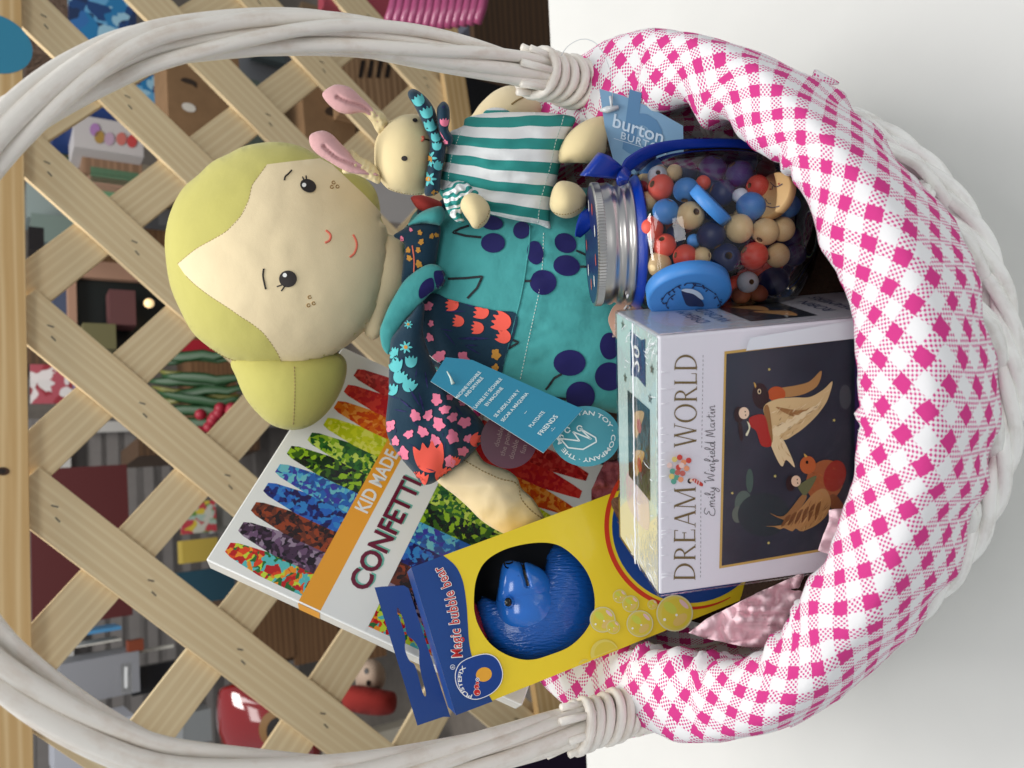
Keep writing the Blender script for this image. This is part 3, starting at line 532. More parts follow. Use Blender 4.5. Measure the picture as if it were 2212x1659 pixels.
# green plant
t = thing('potted_plant', 'dark green strappy leaves and red flowers behind the middle of the lattice', 'plant', loc=bgplane(1.7)[0].hit(420, 830)); lf = P_('leaf', (26, 62, 30)); lf2 = P_('leaf2', (96, 96, 40)); rd = P_('flower', (140, 24, 44))
for i in range(15):
    m = M(); q0 = 775 + 12 * i; p0 = 318 + 10 * (i % 4); s0 = random.uniform(-20, 25); pts = [un(p0 + k * 24, q0 + s0 * math.sin(k * .3) + k * random.uniform(-1, 1), 1.85 + .01 * (i % 3)) for k in range(9)]
    tube(m, pts, np.array([.002, .008, .012, .013, .013, .012, .011, .008, .002]), (lf, lf, lf2)[i % 3], 6, flat=.3); m.link('leaf', t)
m = M()
for i in range(16): ball(m, un(random.uniform(430, 560), random.uniform(880, 935), 1.8), .014, rd, 8, 5)
m.link('flowers', t)
tag(bgbox('red_box', 'x', 'x', 355, 735, 470, 758, 1.75, .1, P_('redbox', (150, 24, 40))), 'thin bright red box lying on the brown shelf above the plant', 'box')
# colourful game box at lower left
m = bgbox('', '', '', 1040, 1560, 1300, 1760, .52, .04, P_('violet', (30, 16, 44), .3), .08, link=False)
for i, c in enumerate(((170, 150, 60), (70, 110, 60), (190, 160, 70), (160, 60, 80), (150, 40, 60), (60, 90, 130), (140, 110, 70))):
    stamp(m, [ell((1105 + i * 20, 1640 - i * 7), 13, 15)], P_('cn%d' % i, c), m.proj, .0015, 60, grid=False); stamp(m, [ell((1105 + i * 20, 1640 - i * 7), 6, 8)], P_('ci%d' % i, tuple(int(x * .7) for x in c)), m.proj, .0025, 60, grid=False)
tag(m.link('game_box'), 'dark purple box with a row of coloured rings at the lower left below the handle', 'box')

# ================================================================ THE BASKET
BY = R(5.8); BR = np.array([[math.cos(BY), -math.sin(BY), 0], [math.sin(BY), math.cos(BY), 0], [0, 0, 1]])
def bas(x, y, z): return BR @ np.array([x, y, z])
def willow(c0=(222, 210, 197), c9=(238, 232, 223), nme='whitewashed_willow'):
    m, t, b = nm(nme); tc = N(t, 'ShaderNodeTexCoord')
    mp = N(t, 'ShaderNodeMapping'); mp.inputs['Scale'].default_value = (10, 60, 1); t.links.new(tc.outputs['UV'], mp.inputs[0])
    nz = N(t, 'ShaderNodeTexNoise'); nz.inputs['Scale'].default_value = 4; nz.inputs['Detail'].default_value = 6; t.links.new(mp.outputs[0], nz.inputs['Vector'])
    n2 = N(t, 'ShaderNodeTexNoise'); n2.inputs['Scale'].default_value = 55; n2.inputs['Detail'].default_value = 6; n2.inputs['Roughness'].default_value = .65; t.links.new(tc.outputs['Object'], n2.inputs['Vector'])
    mu = N(t, 'ShaderNodeMath', operation='ADD'); t.links.new(nz.outputs[0], mu.inputs[0]); t.links.new(n2.outputs[0], mu.inputs[1])
    cr = N(t, 'ShaderNodeValToRGB'); e = cr.color_ramp.elements; e[0].position = .72; e[0].color = (*lin(c0), 1); e[1].position = 1.0; e[1].color = (*lin(c9), 1)
    mr = N(t, 'ShaderNodeMapRange'); mr.inputs['From Min'].default_value = 0; mr.inputs['From Max'].default_value = 1; t.links.new(mu.outputs[0], cr.inputs[0]); t.links.new(cr.outputs[0], b.inputs['Base Color'])
    b.inputs['Roughness'].default_value = .55; bp, _ = bump(t, b, 5, .3, .0008, 4, 'UV', (6, 90, 1)); bump(t, b, 260, .3, .0006, 5, prev=bp); return m
wil = willow()
basket = thing('wicker_basket', 'round white willow basket with a tall twisted arched handle', 'basket', loc=(0, 0, 0))
prof_w = lambda z: float(np.interp(z, [0, .03, .06, .1, .14, .175], [.154, .166, .178, .1895, .189, .185]))
m = M()     # woven wall
wil_h = wil; wil = willow((222, 218, 212), (243, 242, 238), 'white_painted_willow')
NS = 26
for j, z in enumerate(np.arange(.006, .068, .0068)):
    P = []
    for k in range(NS * 6 + 1):
        th = 2 * math.pi * k / (NS * 6); rr = prof_w(z) + .0035 * math.sin(th * NS / 2 + (math.pi if j % 2 else 0)) + .001 * math.sin(7 * th + j); P.append(bas(rr * math.cos(th), rr * math.sin(th), z + .0008 * math.sin(5 * th + j * 2)))
    tube(m, P, .0038, wil, 8, False)
for j, z in enumerate((.118, .126, .134, .142, .150, .158)):
    P = [bas((prof_w(z) + .0025 * math.sin(th * NS / 2 + (math.pi if j % 2 else 0))) * math.cos(th) * .975, (prof_w(z) + .0025 * math.sin(th * NS / 2 + (math.pi if j % 2 else 0))) * math.sin(th) * .975, z) for th in np.linspace(0, 2 * math.pi, 157)]
    tube(m, P, .0032, wil, 8, False)
m.link('woven_wall', basket)
m = M()
for k in range(NS):      # stakes crossing in pairs through the open band
    for sgn in (-1, 1):
        for w2 in (0, .022):
            P = []
            for z in np.linspace(.004, .16, 22):
                th = 2 * math.pi * k / NS + w2 + sgn * 1.05 * 2 * math.pi / NS * float(np.clip((z - .055) / .07, 0, 1)); rr = prof_w(z) - .003 + (.004 if sgn > 0 else -.001) * math.sin(math.pi * float(np.clip((z - .055) / .07, 0, 1))); P.append(bas(rr * math.cos(th), rr * math.sin(th), z))
            tube(m, P, .0032, wil, 7, flat=.6)
m.link('stakes', basket)
m = M()
for s_ in range(3):      # braided band round the belly, braided foot
    for z0, r0, am, tw, rd_ in ((.072, .186, .0032, 15, .0034), (.006, .158, .0035, 15, .0038)):
        P = []
        for th in np.linspace(0, 2 * math.pi, 320):
            a_ = tw * th + s_ * 2 * math.pi / 3; P.append(bas((r0 + am * math.cos(a_)) * math.cos(th), (r0 + am * math.cos(a_)) * math.sin(th), z0 + am * math.sin(a_) * 1.1))
        tube(m, P, rd_, wil, 8, False)
m.link('braid', basket)
m = M(); n = 64; m.add([bas(.158 * math.cos(2 * math.pi * k / n), .158 * math.sin(2 * math.pi * k / n), .004) for k in range(n)], [tuple(range(n))], wil); m.link('base', basket)
wil = wil_h
# handle: centre line half width against height
HZ = [.15, .20, .27, .35, .42, .455, .487, .51, .525, .530]; HX = [.192, .192, .189, .180, .157, .134, .100, .062, .025, 0]
cl = [(x, z) for x, z in zip(HX, HZ)] + [(-x, z) for x, z in zip(HX[::-1][1:], HZ[::-1][1:])]
cl = resample(smooth_loop(cl, 8, False), .004, False); HL = len(cl)
cl3 = np.array([bas(x + (-.004 if x < 0 else -.001), 0, z) for x, z in cl]); cl3[:, 0] += 0
T = np.gradient(cl3, axis=0); T /= np.linalg.norm(T, axis=1)[:, None]; e2 = BR @ np.array([0, 1, 0]); e1 = np.cross(T, e2)
m = M(); NR = 6
for k in range(NR + 3):
    inner = k >= NR; P = []; rads = []
    for i in range(HL):
        s_ = i / HL; a_ = 2 * math.pi * k / (3 if inner else NR) + 2 * math.pi * 2.1 * s_ + .25 * math.sin(9 * s_ + k * 2)
        wob = 1 + .13 * math.sin(14 * s_ + 2.3 * k) + .05 * math.sin(41 * s_ + k); en = min(1, .86 + .14 * math.sin(math.pi * s_))
        rr = (.0024 if inner else .0072 * wob) * (1.0 + .04 * math.sin(math.pi * s_)); P.append(cl3[i] + rr * (e1[i] * math.cos(a_) + e2 * math.sin(a_))); rads.append((.0036 if not inner else .0026) * (1 + .12 * math.sin(6 * s_ + k * 1.7)))
    tube(m, P, np.array(rads), wil, 10)
m.link('handle', basket)
for side in (0, 1):
    idx = np.array([i for i in range(HL) if (cl[i][1] < .218 and ((cl[i][0] > 0) == (side == 0)))]); hs = cl3[idx]; hs = hs[np.argsort(-hs[:, 2])]
    m = M(); turns = 9; Pp = []; nP = turns * 22
    for i in range(nP):
        f = i / nP; c = np.array([np.interp(f, np.linspace(0, 1, len(hs)), hs[:, j]) for j in range(3)]); a_ = 2 * math.pi * turns * f; rr = .0122 + .0008 * f + .0007 * math.sin(a_ * .31)
        til = .0045 * math.sin(a_ + .6) * (1 if side == 0 else -1); Pp.append(c + rr * (np.array([1, 0, 0]) * math.cos(a_) + e2 * math.sin(a_)) + np.array([0, 0, til]))
    tube(m, Pp, .0029, wil, 9)
    top = hs[0]
    for k in range(7):   # cut rod ends poking out above the binding
        a_ = k * .9 + side; b_ = top + .0112 * (np.array([1, 0, 0]) * math.cos(a_) + e2 * math.sin(a_)); tube(m, [b_ - np.array([0, 0, .01]), b_ + np.array([0, 0, .007 + .004 * (k % 3)]) + .002 * (np.array([1, 0, 0]) * math.cos(a_))], .0022, wil, 7)
    m.link('binding', basket)

# ---------------- gingham liner folded over the rim
ging = gingham(); m = M()
prof = [(.150, .035), (.172, .060), (.179, .090), (.177, .118), (.170, .140), (.163, .156), (.160, .167), (.163, .174), (.171, .178), (.184, .180), (.196, .179), (.2035, .176), (.207, .168), (.2085, .157), (.209, .146), (.2085, .134), (.207, .121)]
prf = resample(smooth_loop(prof, 8, False), .0028, False); sd = np.r_[0, np.cumsum(np.linalg.norm(np.diff(prf, axis=0), axis=1))]; NP = len(prf); NT = 620
tucks = [(-31, .013, 4.0, 1), (-16, .006, 3, 0), (12, .008, 4, 1), (-108, .004, 2.5, 0), (-128, .004, 3, 1), (-168, .006, 3.5, 0), (-186, .012, 4, 1), (-150, .004, 3, 0), (3, .008, 3, 0), (-60, .0025, 3, 0), (150, .007, 4, 0), (60, .006, 4, 1), (-142, .006, 2.0, 1), (-43, .004, 2, 0), (-54, .006, 1.2, 1), (-99, .0045, 1.0, 1), (-13, .007, 1.3, 1), (-160, .008, 1.4, 1), (-134, .005, 1.1, 1), (-176, .007, 1.3, 1), (-2, .006, 1.2, 1)]
V = []; UV = []
def polar(pts, z):
    o = []
    for p, q in pts:
        P = BR.T @ onz(p, q, z); o.append((math.degrees(math.atan2(P[1], P[0])), math.hypot(P[0], P[1])))
    return sorted(o)
def rfun(tab, dflt):
    t = [(-180, dflt), (tab[0][0] - 12, dflt)] + tab + [(tab[-1][0] + 12, dflt), (180, dflt)]; t = [x for i, x in enumerate(t) if i == 0 or x[0] > t[i - 1][0]]
    X, Y = zip(*t); X = np.array(X); Y = np.array(Y); G = np.linspace(-180, 180, 721); Z_ = np.interp(G, X, Y); kk = np.exp(-np.linspace(-2, 2, 21) ** 2); kk /= kk.sum(); Z_ = np.convolve(np.r_[Z_[-10:], Z_, Z_[:10]], kk, 'valid'); return lambda d: float(np.interp(d, G, Z_))
_o = polar([(1371, 94), (1471, 72), (1595, 94), (1700, 140), (1790, 205), (1895, 300), (1987, 392), (2050, 480), (2110, 615), (2140, 774), (2142, 908), (2127, 1024), (2057, 1201), (1997, 1307), (1911, 1417), (1855, 1478), (1755, 1545), (1674, 1579), (1523, 1596), (1402, 1594)], .146)
_i = polar([(1436, 233), (1510, 248), (1560, 278), (1634, 325), (1714, 387), (1748, 447), (1782, 536), (1808, 595), (1837, 660), (1848, 744), (1860, 853), (1850, 949), (1840, 1050), (1815, 1135), (1769, 1221), (1724, 1291), (1683, 1367), (1613, 1417), (1563, 1428)], .170)
print('outer', [(round(a), round(b, 3)) for a, b in _o]); print('inner', [(round(a), round(b, 3)) for a, b in _i])
ROUT, RIN = rfun(_o, .205), rfun(_i, .160)
for i in range(NT + 1):
    th = 2 * math.pi * i / NT; deg = math.degrees(th); deg = deg - 360 if deg > 180 else deg; ct, st = math.cos(th), math.sin(th)
    rin, rout = RIN(deg), ROUT(deg) - .0022 - .0026 * math.exp(-((deg + 92) / 30) ** 2)
    for j in range(NP):
        r, z = prf[j]; s_ = sd[j] / sd[-1]; top = math.exp(-((z - .17) / .03) ** 2)
        if s_ > .42: r = rin + (r - .160) / (.209 - .160) * (rout - rin)
        else: r = r + (rin - .160) * (s_ / .42) ** 2
        nv = noise.noise((ct * 3.1, st * 3.1, s_ * 2.0)); n2 = noise.noise((ct * 9, st * 9, s_ * 5 + 7)); n3 = noise.noise((ct * 26 + 3, st * 26, s_ * 4))
        dr = .0014 * nv + .0013 * n2 + .0007 * n3; dzz = .0025 * noise.noise((ct * 3, st * 3, 40)) + .0012 * noise.noise((ct * 10, st * 10, s_ * 3 + 50))
        out = max(0., (s_ - .8) / .2); dr += .0016 * out * math.sin(th * 23 + 5 * nv + 2 * math.sin(3 * th)); dzz += out * (.006 * noise.noise((ct * 4, st * 4, 90)) + .003 * noise.noise((ct * 14, st * 14, 95)))
        dzz += out * (.009 * math.exp(-((deg + 92) / 32) ** 2) - .016 * math.exp(-((deg + 28) / 24) ** 2))
        for a0, am, wd, k in tucks:
            dd = (deg - a0 + 180) % 360 - 180
            dd += (s_ - .5) * (16 if k else -10)
            g = math.exp(-abs(dd) / wd); fo = 1 - min(1, max(0, s_ - .6) / .2)
            dr += (.28 if not k else .5) * am * (math.exp(-((abs(dd) - wd * 1.3) / wd) ** 2) - 1.1 * g) * fo * min(1, s_ * 2.5)
            dzz -= am * .40 * g * top * (.4 + .6 * fo)
        V.append(((r + dr) * ct, (r + dr) * st, z + dzz)); UV.append((th * .187 + .004 * nv + .0016 * n2, sd[j] + .0045 * noise.noise((ct * 5, st * 5, 20 + s_))))
FS = [(i * NP + j, (i + 1) * NP + j, (i + 1) * NP + j + 1, i * NP + j + 1) for i in range(NT) for j in range(NP - 1)]
V = [bas(*v) for v in V]
m.add(V, FS, ging, UV)
cz_ = len(m.v)
m.add([bas(0, 0, .03)] + [V[i * NP] for i in range(NT + 1)], [(0, i + 1, i + 2) for i in range(NT)], ging, [(0, 0)] + [(V[i * NP][0], V[i * NP][1]) for i in range(NT + 1)])
liner = m.link('gingham_liner', base=None); tag(liner, 'pink and white gingham cloth lining the basket and folded over its rim', 'cloth')
sol = liner.modifiers.new('s', 'SOLIDIFY'); sol.thickness = .0008; sol.offset = -1
# loose cloth tips past the rim
for (p, q), (p2, q2), d_ in (((1755, 168), (1812, 180), .41), ((1705, 1553), (1752, 1546), .405)):
    A, B = un(p, q, d_), un(p2, q2, d_ + .002); lt = M(); tube(lt, [A + (B - A) * k_ + np.array([0, 0, .0015 * math.sin(3.1 * k_)]) for k_ in np.linspace(0, 1, 7)], np.array([.0045, .004, .0034, .0028, .0022, .0014, .0006]), ging, 8, flat=.35); lt.link('cloth_tip', liner)

# ---------------- pink tissue paper
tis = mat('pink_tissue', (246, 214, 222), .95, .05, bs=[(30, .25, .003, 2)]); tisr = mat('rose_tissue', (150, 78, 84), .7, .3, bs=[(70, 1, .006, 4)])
def crumple(name, label, poly, d, amp, mt, seed, g=7, grad=(0, 0)):
    v, f = tri([poly], g); m = M(); c = np.mean(poly, axis=0); V = []
    for p, q in v:
        x = abs(noise.noise((p / 60 + seed, q / 26, 0))) * 1.6 + abs(noise.noise((p / 26 + seed, q / 44, 5))) * .8 + .25 * abs(noise.noise((p / 12 + seed, q / 14, 7))); V.append(un(p, q, d + grad[0] * (p - c[0]) + grad[1] * (q - c[1]) - amp * x))
    m.add(V, [tuple(x) for x in f], mt, smooth=True); o = m.link(name); s_ = o.modifiers.new('s', 'SOLIDIFY'); s_.thickness = .0003; return tag(o, label, 'tissue paper')
crumple('tissue_paper', 'crumpled pale pink tissue paper under the yellow bubble toy box', cv(ZT, [(230, 1080), (310, 1020), (480, 930), (720, 820), (860, 790), (880, 900), (740, 980), (680, 1080), (600, 1140), (470, 1140), (330, 1110)]), .465, .022, tis, 3, grad=(.00004, 0))
crumple('tissue_paper', 'pale pink tissue tip lying over the lower edge of the picture puzzle', cv(ZT, [(832, 553), (935, 543), (985, 560), (960, 700), (880, 760), (785, 725), (800, 680), (832, 600)]), .398, .006, tis, 8)
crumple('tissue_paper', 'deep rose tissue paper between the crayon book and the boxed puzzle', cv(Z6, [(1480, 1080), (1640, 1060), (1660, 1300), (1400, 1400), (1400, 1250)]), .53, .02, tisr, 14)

fil = mat('brown_burlap', (58, 44, 36), .95, .1, bs=[(300, 1, .002, 3)], vary=.2); m = M(); V = []; n = 60; kr = 14
for j in range(kr + 1):
    for i in range(n): r_ = .158 * j / kr; a_ = 2 * math.pi * i / n; V.append(bas(r_ * math.cos(a_), r_ * math.sin(a_), .075 + .010 * noise.noise((r_ * 30 * math.cos(a_), r_ * 30 * math.sin(a_), 2)) + .05 * (r_ / .158) ** 4 * .5))
m.add(V, [(j * n + i, j * n + (i + 1) % n, (j + 1) * n + (i + 1) % n, (j + 1) * n + i) for j in range(kr) for i in range(n)], fil); tag(m.link('burlap_filler'), 'dark brown burlap filling the bottom of the basket under the toys', 'burlap')

# ================================================================ BOOK OF CRAYONS
bo = np.array([-.11799, .184265, .367415]); bex = np.array([.7688, .2269, -.5979]); bey = np.array([-.4111, -.5406, -.7339]); BK = Plane(bo, bex, bey)
def bl(p, q): P = BK.hit(p, q) - BK.o; return np.array([P @ BK.ex, P @ BK.ey])
def bproj(s, t, off): return BK.o + BK.ex * s + BK.ey * t - BK.n * off
BH = float(bl(1125, 1532)[1]); BW = float(bl(1310, 1007)[0]); print('book', BW, BH, bl(1285, 1091))
book = thing('crayon_book', 'white crayon kit book showing speckled crayons under an orange band', 'book', loc=bproj(0, BH, 0))
coat = mat('glossy_card_white', (236, 236, 232), .25, .5, coat=.4)
def boxm(o, ex, ey, n, w_, h, t, mt, r=.0008):
    V = [o, o + ex * w_, o + ex * w_ + ey * h, o + ey * h]; V = V + [v + n * t for v in V]; m = M(); m.add(V, [(0, 1, 2, 3), (7, 6, 5, 4), (0, 4, 5, 1), (1, 5, 6, 2), (2, 6, 7, 3), (3, 7, 4, 0)], mt, smooth=False); return m
def bevel(o, wd, seg=2):
    b = o.modifiers.new('b', 'BEVEL'); b.width = wd; b.segments = seg; return o
bevel(boxm(BK.o, BK.ex, BK.ey, BK.n, BW, BH, .019, coat).link('cover', book), .001)
m = M(); e_ = .0012; sl = lambda pts: [tuple(bl(*x)) for x in pts]
def bst(poly, mt, off, g=1, clipb=True):
    P = np.array(poly, float); P[:, 0] = np.clip(P[:, 0], e_, BW - e_); P[:, 1] = np.clip(P[:, 1], e_, BH - e_); stamp(m, [P], mt, bproj, off, g=g, grid=False, sm=False)
tips = [bl(*c1(ZB, *x)) for x in ((210, 1035), (275, 925), (345, 815), (415, 700), (480, 592), (548, 495), (665, 415), (740, 340), (785, 235), (782, 135), (840, 65))]
MC = [[(226, 70, 30), (240, 150, 40), (40, 110, 50), (200, 220, 60), (190, 30, 30), (90, 190, 190)], [(50, 30, 46), (110, 80, 110), (30, 20, 30), (70, 46, 70), (150, 130, 150)], [(70, 30, 24), (150, 62, 30), (40, 22, 22), (110, 50, 30)], [(24, 34, 110), (40, 100, 190), (30, 20, 80), (50, 130, 200)], [(40, 100, 180), (80, 170, 210), (60, 60, 160), (110, 190, 200), (40, 80, 150)], [(24, 50, 28), (60, 100, 30), (30, 34, 30), (150, 190, 40)],
      [(140, 180, 40), (50, 110, 40), (200, 220, 90), (30, 80, 40)], [(210, 214, 30), (190, 200, 20), (226, 226, 90)], [(226, 110, 20), (240, 150, 60), (210, 70, 20)], [(200, 40, 36), (190, 30, 40), (214, 60, 50)], [(190, 40, 40), (210, 70, 60), (160, 30, 30)]]
sS = [t_[0] for t_ in tips]; print('tips', [np.round(t_, 3) for t_ in tips])
order = np.argsort(sS); gapc = .0175
hl = mat('print_highlight', (205, 205, 210), .3)
for k, (s0, t0) in enumerate(tips):
    s0 = .0135 + k * (BW - .02) / 10.6; w_ = (BW - .02) / 10.6 * .53; t0 = float(np.clip(t0, .008, .045)) if k < 7 else .02; L = BH - t0 - .012
    shp = [(-.4 * w_, 0), (.4 * w_, 0), (.62 * w_, .005), (.98 * w_, .028), (w_, .04), (w_, L - .03), (.6 * w_, L - .008), (.4 * w_, L), (-.4 * w_, L), (-.6 * w_, L - .008), (-w_, L - .03), (-w_, .04), (-.98 * w_, .028), (-.62 * w_, .005)]
    bst([(s0 + a_, t0 + b_) for a_, b_ in shp], marble('crayon_%d' % k, MC[k], 135, .22), .0001 + k * 1e-6)
org = mat('print_orange', (242, 164, 40), .3, coat=.3); mar = mat('print_maroon', (110, 22, 52), .3); tls = mat('print_teal_shadow', (110, 190, 170), .3)
b0, b1 = bl(*c1(ZB, 550, 1280)), bl(*c1(ZB, 640, 1355)); l1 = bl(*c1(ZB, 880, 1418)); b2 = bl(*c1(ZB, 985, 510))
tb0, tb1, tb2 = (b0[1] + b2[1]) / 2, (b1[1] + bl(*c1(ZB, 1050, 590))[1]) / 2, (l1[1] + bl(*c1(ZB, 1220, 690))[1]) / 2; print('bands', tb0, tb1, tb2)
bst([(0, tb1 - .0005), (BW, tb1 - .0005), (BW, tb2), (0, tb2)], coat, .0002); bst([(0, tb0), (BW, tb0), (BW, tb1), (0, tb1)], org, .00022)
k0 = bl(*c1(ZB, 862, 852)); kh = (tb1 - tb0)
def btext(s, mt, s0, t0, em, off, bold, sx, fit=None):
    v, f = glyphs(s, bold, sx); kx = em if not fit else fit / v[:, 0].max(); m.add([bproj(s0 + a_ * kx, t0 - b_ * em, off) for a_, b_ in v], f, mt, smooth=False)
btext('KID MADE MODERN', wht, k0[0], tb1 - kh * .2, kh * .9, .0004, .022, .8)
cA = bl(*c1(ZB, 890, 1232)); cE = bl(*c1(ZB, 1105, 700)); ch_ = abs(bl(*c1(ZB, 790, 1160))[1] - cA[1]); print('conf', cA, cE, ch_)
em_ = (tb2 - tb1) * .62; bt = tb1 + (tb2 - tb1) * .66
btext('CONFETTI', tls, cA[0] + .0012, bt + .001, em_, .0003, .03, 1, fit=(cE[0] - cA[0]) * 1.0); btext('CONFETTI', mar, cA[0], bt, em_, .00045, .025, 1, fit=(cE[0] - cA[0]) * 1.0)
m.link('cover_print', book)
m = M(); sd_ = Plane(BK.o - BK.ex * .0001, BK.n, BK.ey)
o_ = BK.o - BK.ex * .0002; m.add([o_ + BK.ey * tb0 + BK.n * .0005, o_ + BK.ey * tb1 + BK.n * .0005, o_ + BK.ey * tb1 + BK.n * .0185, o_ + BK.ey * tb0 + BK.n * .0185], [(0, 1, 2, 3)], org, smooth=False); m.link('spine_band', book)

# ================================================================ PICTURE PUZZLE BOX
po = np.array([-.11, -.0716, .2021]); pex = np.array([.9603, -.1926, .2017]); pey = np.array([.0966, -.4488, -.8884]); PZ = Plane(po, pex, pey); PW, PT, PH = .138, .0676, .152
puz = thing('puzzle_box', 'shrink wrapped white picture puzzle box with two flying birds on its front', 'puzzle box', loc=PZ.o + PZ.ey * PH)
pbm = mat('box_lilac_white', (222, 220, 228), .35, .4); bevel(boxm(PZ.o, PZ.ex, PZ.ey, PZ.n, PW, PH, PT, pbm).link('carton', puz), .0012)
m = M(); pf = PZ.fix; ink = mat('gold_ink', (112, 92, 52), .4); thn = mat('ink_dark', (62, 56, 60), .5)
em = zs(ZP, 150)
o = c1(ZP, 556, 1515); serif_text(m, 'DREAM', ink, pf, o, (em * .004, -em * .955), (-em, 0), .00025)
o = c1(ZP, 563, 845); serif_text(m, 'WORLD', ink, pf, o, (em * .004, -em * .90), (-em * 1.05, 0), .00025)
for (a_, b_) in (((584, 1495), (586, 1050)), ((590, 845), (597, 370))):
    P = resample(cv(ZP, [a_, b_]), 4.6, False)
    for i in range(0, len(P) - 1, 2): stamp(m, [strip(P[i:i + 2], .9)], thn, pf, .00025, 1e4, grid=False, sm=False)
# handwriting, one stroke per letter group
HW = {'E': [[(.5, .62), (.25, .7), (.12, .55), (.3, .4), (.1, .3), (.05, .08), (.3, 0), (.5, .1)]], 'm': [[(.05, .3), (.08, 0), (.1, .25), (.2, .32), (.22, 0), (.25, .25), (.36, .32), (.38, .03), (.45, .05)]], 'i': [[(0, .1), (.1, .3), (.1, .03), (.2, .06)], [(.1, .42), (.12, .45)]], 'l': [[(0, .1), (.15, .5), (.12, .68), (.05, .5), (.08, .05), (.2, .06)]],
      'y': [[(.02, .3), (.05, .08), (.18, .05), (.25, .3), (.22, -.15), (.08, -.28), (.05, -.15), (.3, .08)]], 'W': [[(0, .6), (.1, .68), (.15, .05), (.3, .5), (.42, .03), (.55, .65), (.62, .6)]], 'n': [[(.02, .3), (.06, 0), (.1, .25), (.22, .32), (.24, .03), (.32, .06)]], 'f': [[(0, .1), (.2, .55), (.15, .7), (.08, .4), (.07, -.2), (.15, -.1), (.1, .1), (.25, .1)]],
      'e': [[(.02, .12), (.18, .2), (.16, .32), (.05, .25), (.06, .04), (.25, .06)]], 'd': [[(.2, .28), (.05, .25), (.04, .05), (.18, .08), (.26, .68), (.24, .04), (.32, .06)]], 'M': [[(.02, 0), (.12, .6), (.2, .1), (.35, .65), (.4, .05), (.5, .05)]], 'a': [[(.2, .28), (.05, .25), (.04, .05), (.18, .08), (.22, .3), (.22, .03), (.3, .06)]], 'r': [[(.04, .28), (.08, .02), (.1, .22), (.22, .3)]], 't': [[(.1, .55), (.08, .05), (.2, .05)], [(0, .38), (.22, .4)]], ' ': []}
HA = {'E': .5, 'm': .48, 'i': .2, 'l': .2, 'y': .32, 'W': .62, 'n': .34, 'f': .25, 'e': .24, 'd': .33, 'M': .55, 'a': .32, 'r': .22, 't': .22, ' ': .22}
x = 0; he = zs(ZP, 78); tot = sum(HA[c] for c in 'Emily Winfield Martin'); hx = zs(ZP, 560) / tot; a0, b0_ = c1(ZP, 657, 1190), c1(ZP, 665, 630)
for c in 'Emily Winfield Martin':
    for s_ in HW[c]:
        P = smooth_loop([(a0[0] - by_ * he, a0[1] - (x + bx_) * hx) for bx_, by_ in s_], 4, False); stamp(m, [strip(P, 1.3)], thn, pf, .00026 + x * 1e-6, 1e4, grid=False, sm=False)
    x += HA[c]
gold = mat('gold_line', (196, 160, 84), .35); nsky = mat('night_sky', (46, 52, 64), .35, vary=.25); gnt = mat('night_teal', (50, 66, 68), .35)
stamp(m, [cv(ZP, [(704, 362), (1640, 250), (1640, 1290), (678, 1452)])], gold, pf, .0002, 1e4, grid=False, sm=False); stamp(m, [cv(ZP, [(714, 374), (1632, 264), (1632, 1278), (690, 1438)])], nsky, pf, .00026, 1e4, grid=False, sm=False)
ly = [.00032]
def art(pts, col, sm_=True, z=ZP, rough=.35, nmx='art', mm=None, pj=None):
    P = cv(z, pts) if not isinstance(pts, np.ndarray) else pts; P = smooth_loop(P, 5) if sm_ else P
    ly[0] += .000012; stamp(mm or m, [P], mat('%s_%d_%d_%d' % (nmx, *col), col, rough, .4), pj or pf, ly[0], 1e4, grid=False, sm=False)
def artE(c, rx, ry, col, rot=0, z=ZP, **k): art(ell(c1(z, *c), zs(z, rx), zs(z, ry), rot), col, False, z=z, **k)
for c, rx, ry, col in (((800, 1130), 45, 70, (84, 100, 92)), ((770, 1180), 28, 42, (96, 106, 96)), ((830, 1010), 18, 60, (70, 92, 84)), ((1310, 590), 30, 62, (74, 78, 84)), ((1010, 700), 80, 100, (44, 58, 62)), ((900, 1180), 130, 110, (42, 54, 58))): artE(c, rx, ry, col)
CREAM = (214, 186, 136); TAN = (176, 132, 82); DKB = (46, 30, 30)
art([(980, 548), (1060, 532), (1130, 512), (1190, 458), (1172, 530), (1110, 572), (1030, 590), (985, 585)], TAN)
artE((965, 575), 45, 38, (184, 84, 40)); artE((885, 585), 42, 66, DKB, -8); art([(862, 530), (850, 515), (858, 545)], (200, 160, 80)); artE((878, 562), 9, 13, (220, 200, 160)); artE((878, 562), 5, 8, (20, 14, 14))
art([(900, 640), (960, 602), (1050, 592), (1130, 590), (1200, 552), (1245, 512), (1222, 600), (1185, 660), (1150, 700), (1105, 742), (1060, 775), (1005, 805), (945, 792), (918, 720)], CREAM)
for k in range(6): art([(960 + 22 * k, 640 + 6 * k), (1010 + 22 * k, 650 + 2 * k), (1060 + 18 * k, 690 - 12 * k), (1010 + 20 * k, 672)], (160, 116, 70))
for k in range(7): art([(960 + 34 * k, 795 - 24 * k), (990 + 33 * k, 765 - 26 * k), (955 + 34 * k, 730 - 16 * k), (940 + 34 * k, 760 - 18 * k)], (232, 212, 170))
art([(930, 800), (985, 790), (1030, 870), (1055, 942), (1012, 905), (992, 938), (960, 890)], (226, 204, 160)); art([(900, 655), (925, 640), (945, 800), (925, 800)], (150, 108, 62))
art([(830, 692), (900, 680), (925, 760), (938, 832), (888, 832), (862, 762), (832, 735)], (168, 44, 36)); artE((775, 678), 26, 40, DKB); artE((800, 670), 26, 30, (232, 204, 176)); art([(815, 710), (832, 735), (818, 782), (808, 776), (824, 745)], (224, 222, 190)); art([(770, 715), (790, 730), (795, 800), (780, 800)], DKB); artE((806, 662), 3, 4, (30, 20, 20)); artE((808, 680), 3, 4, (30, 20, 20))
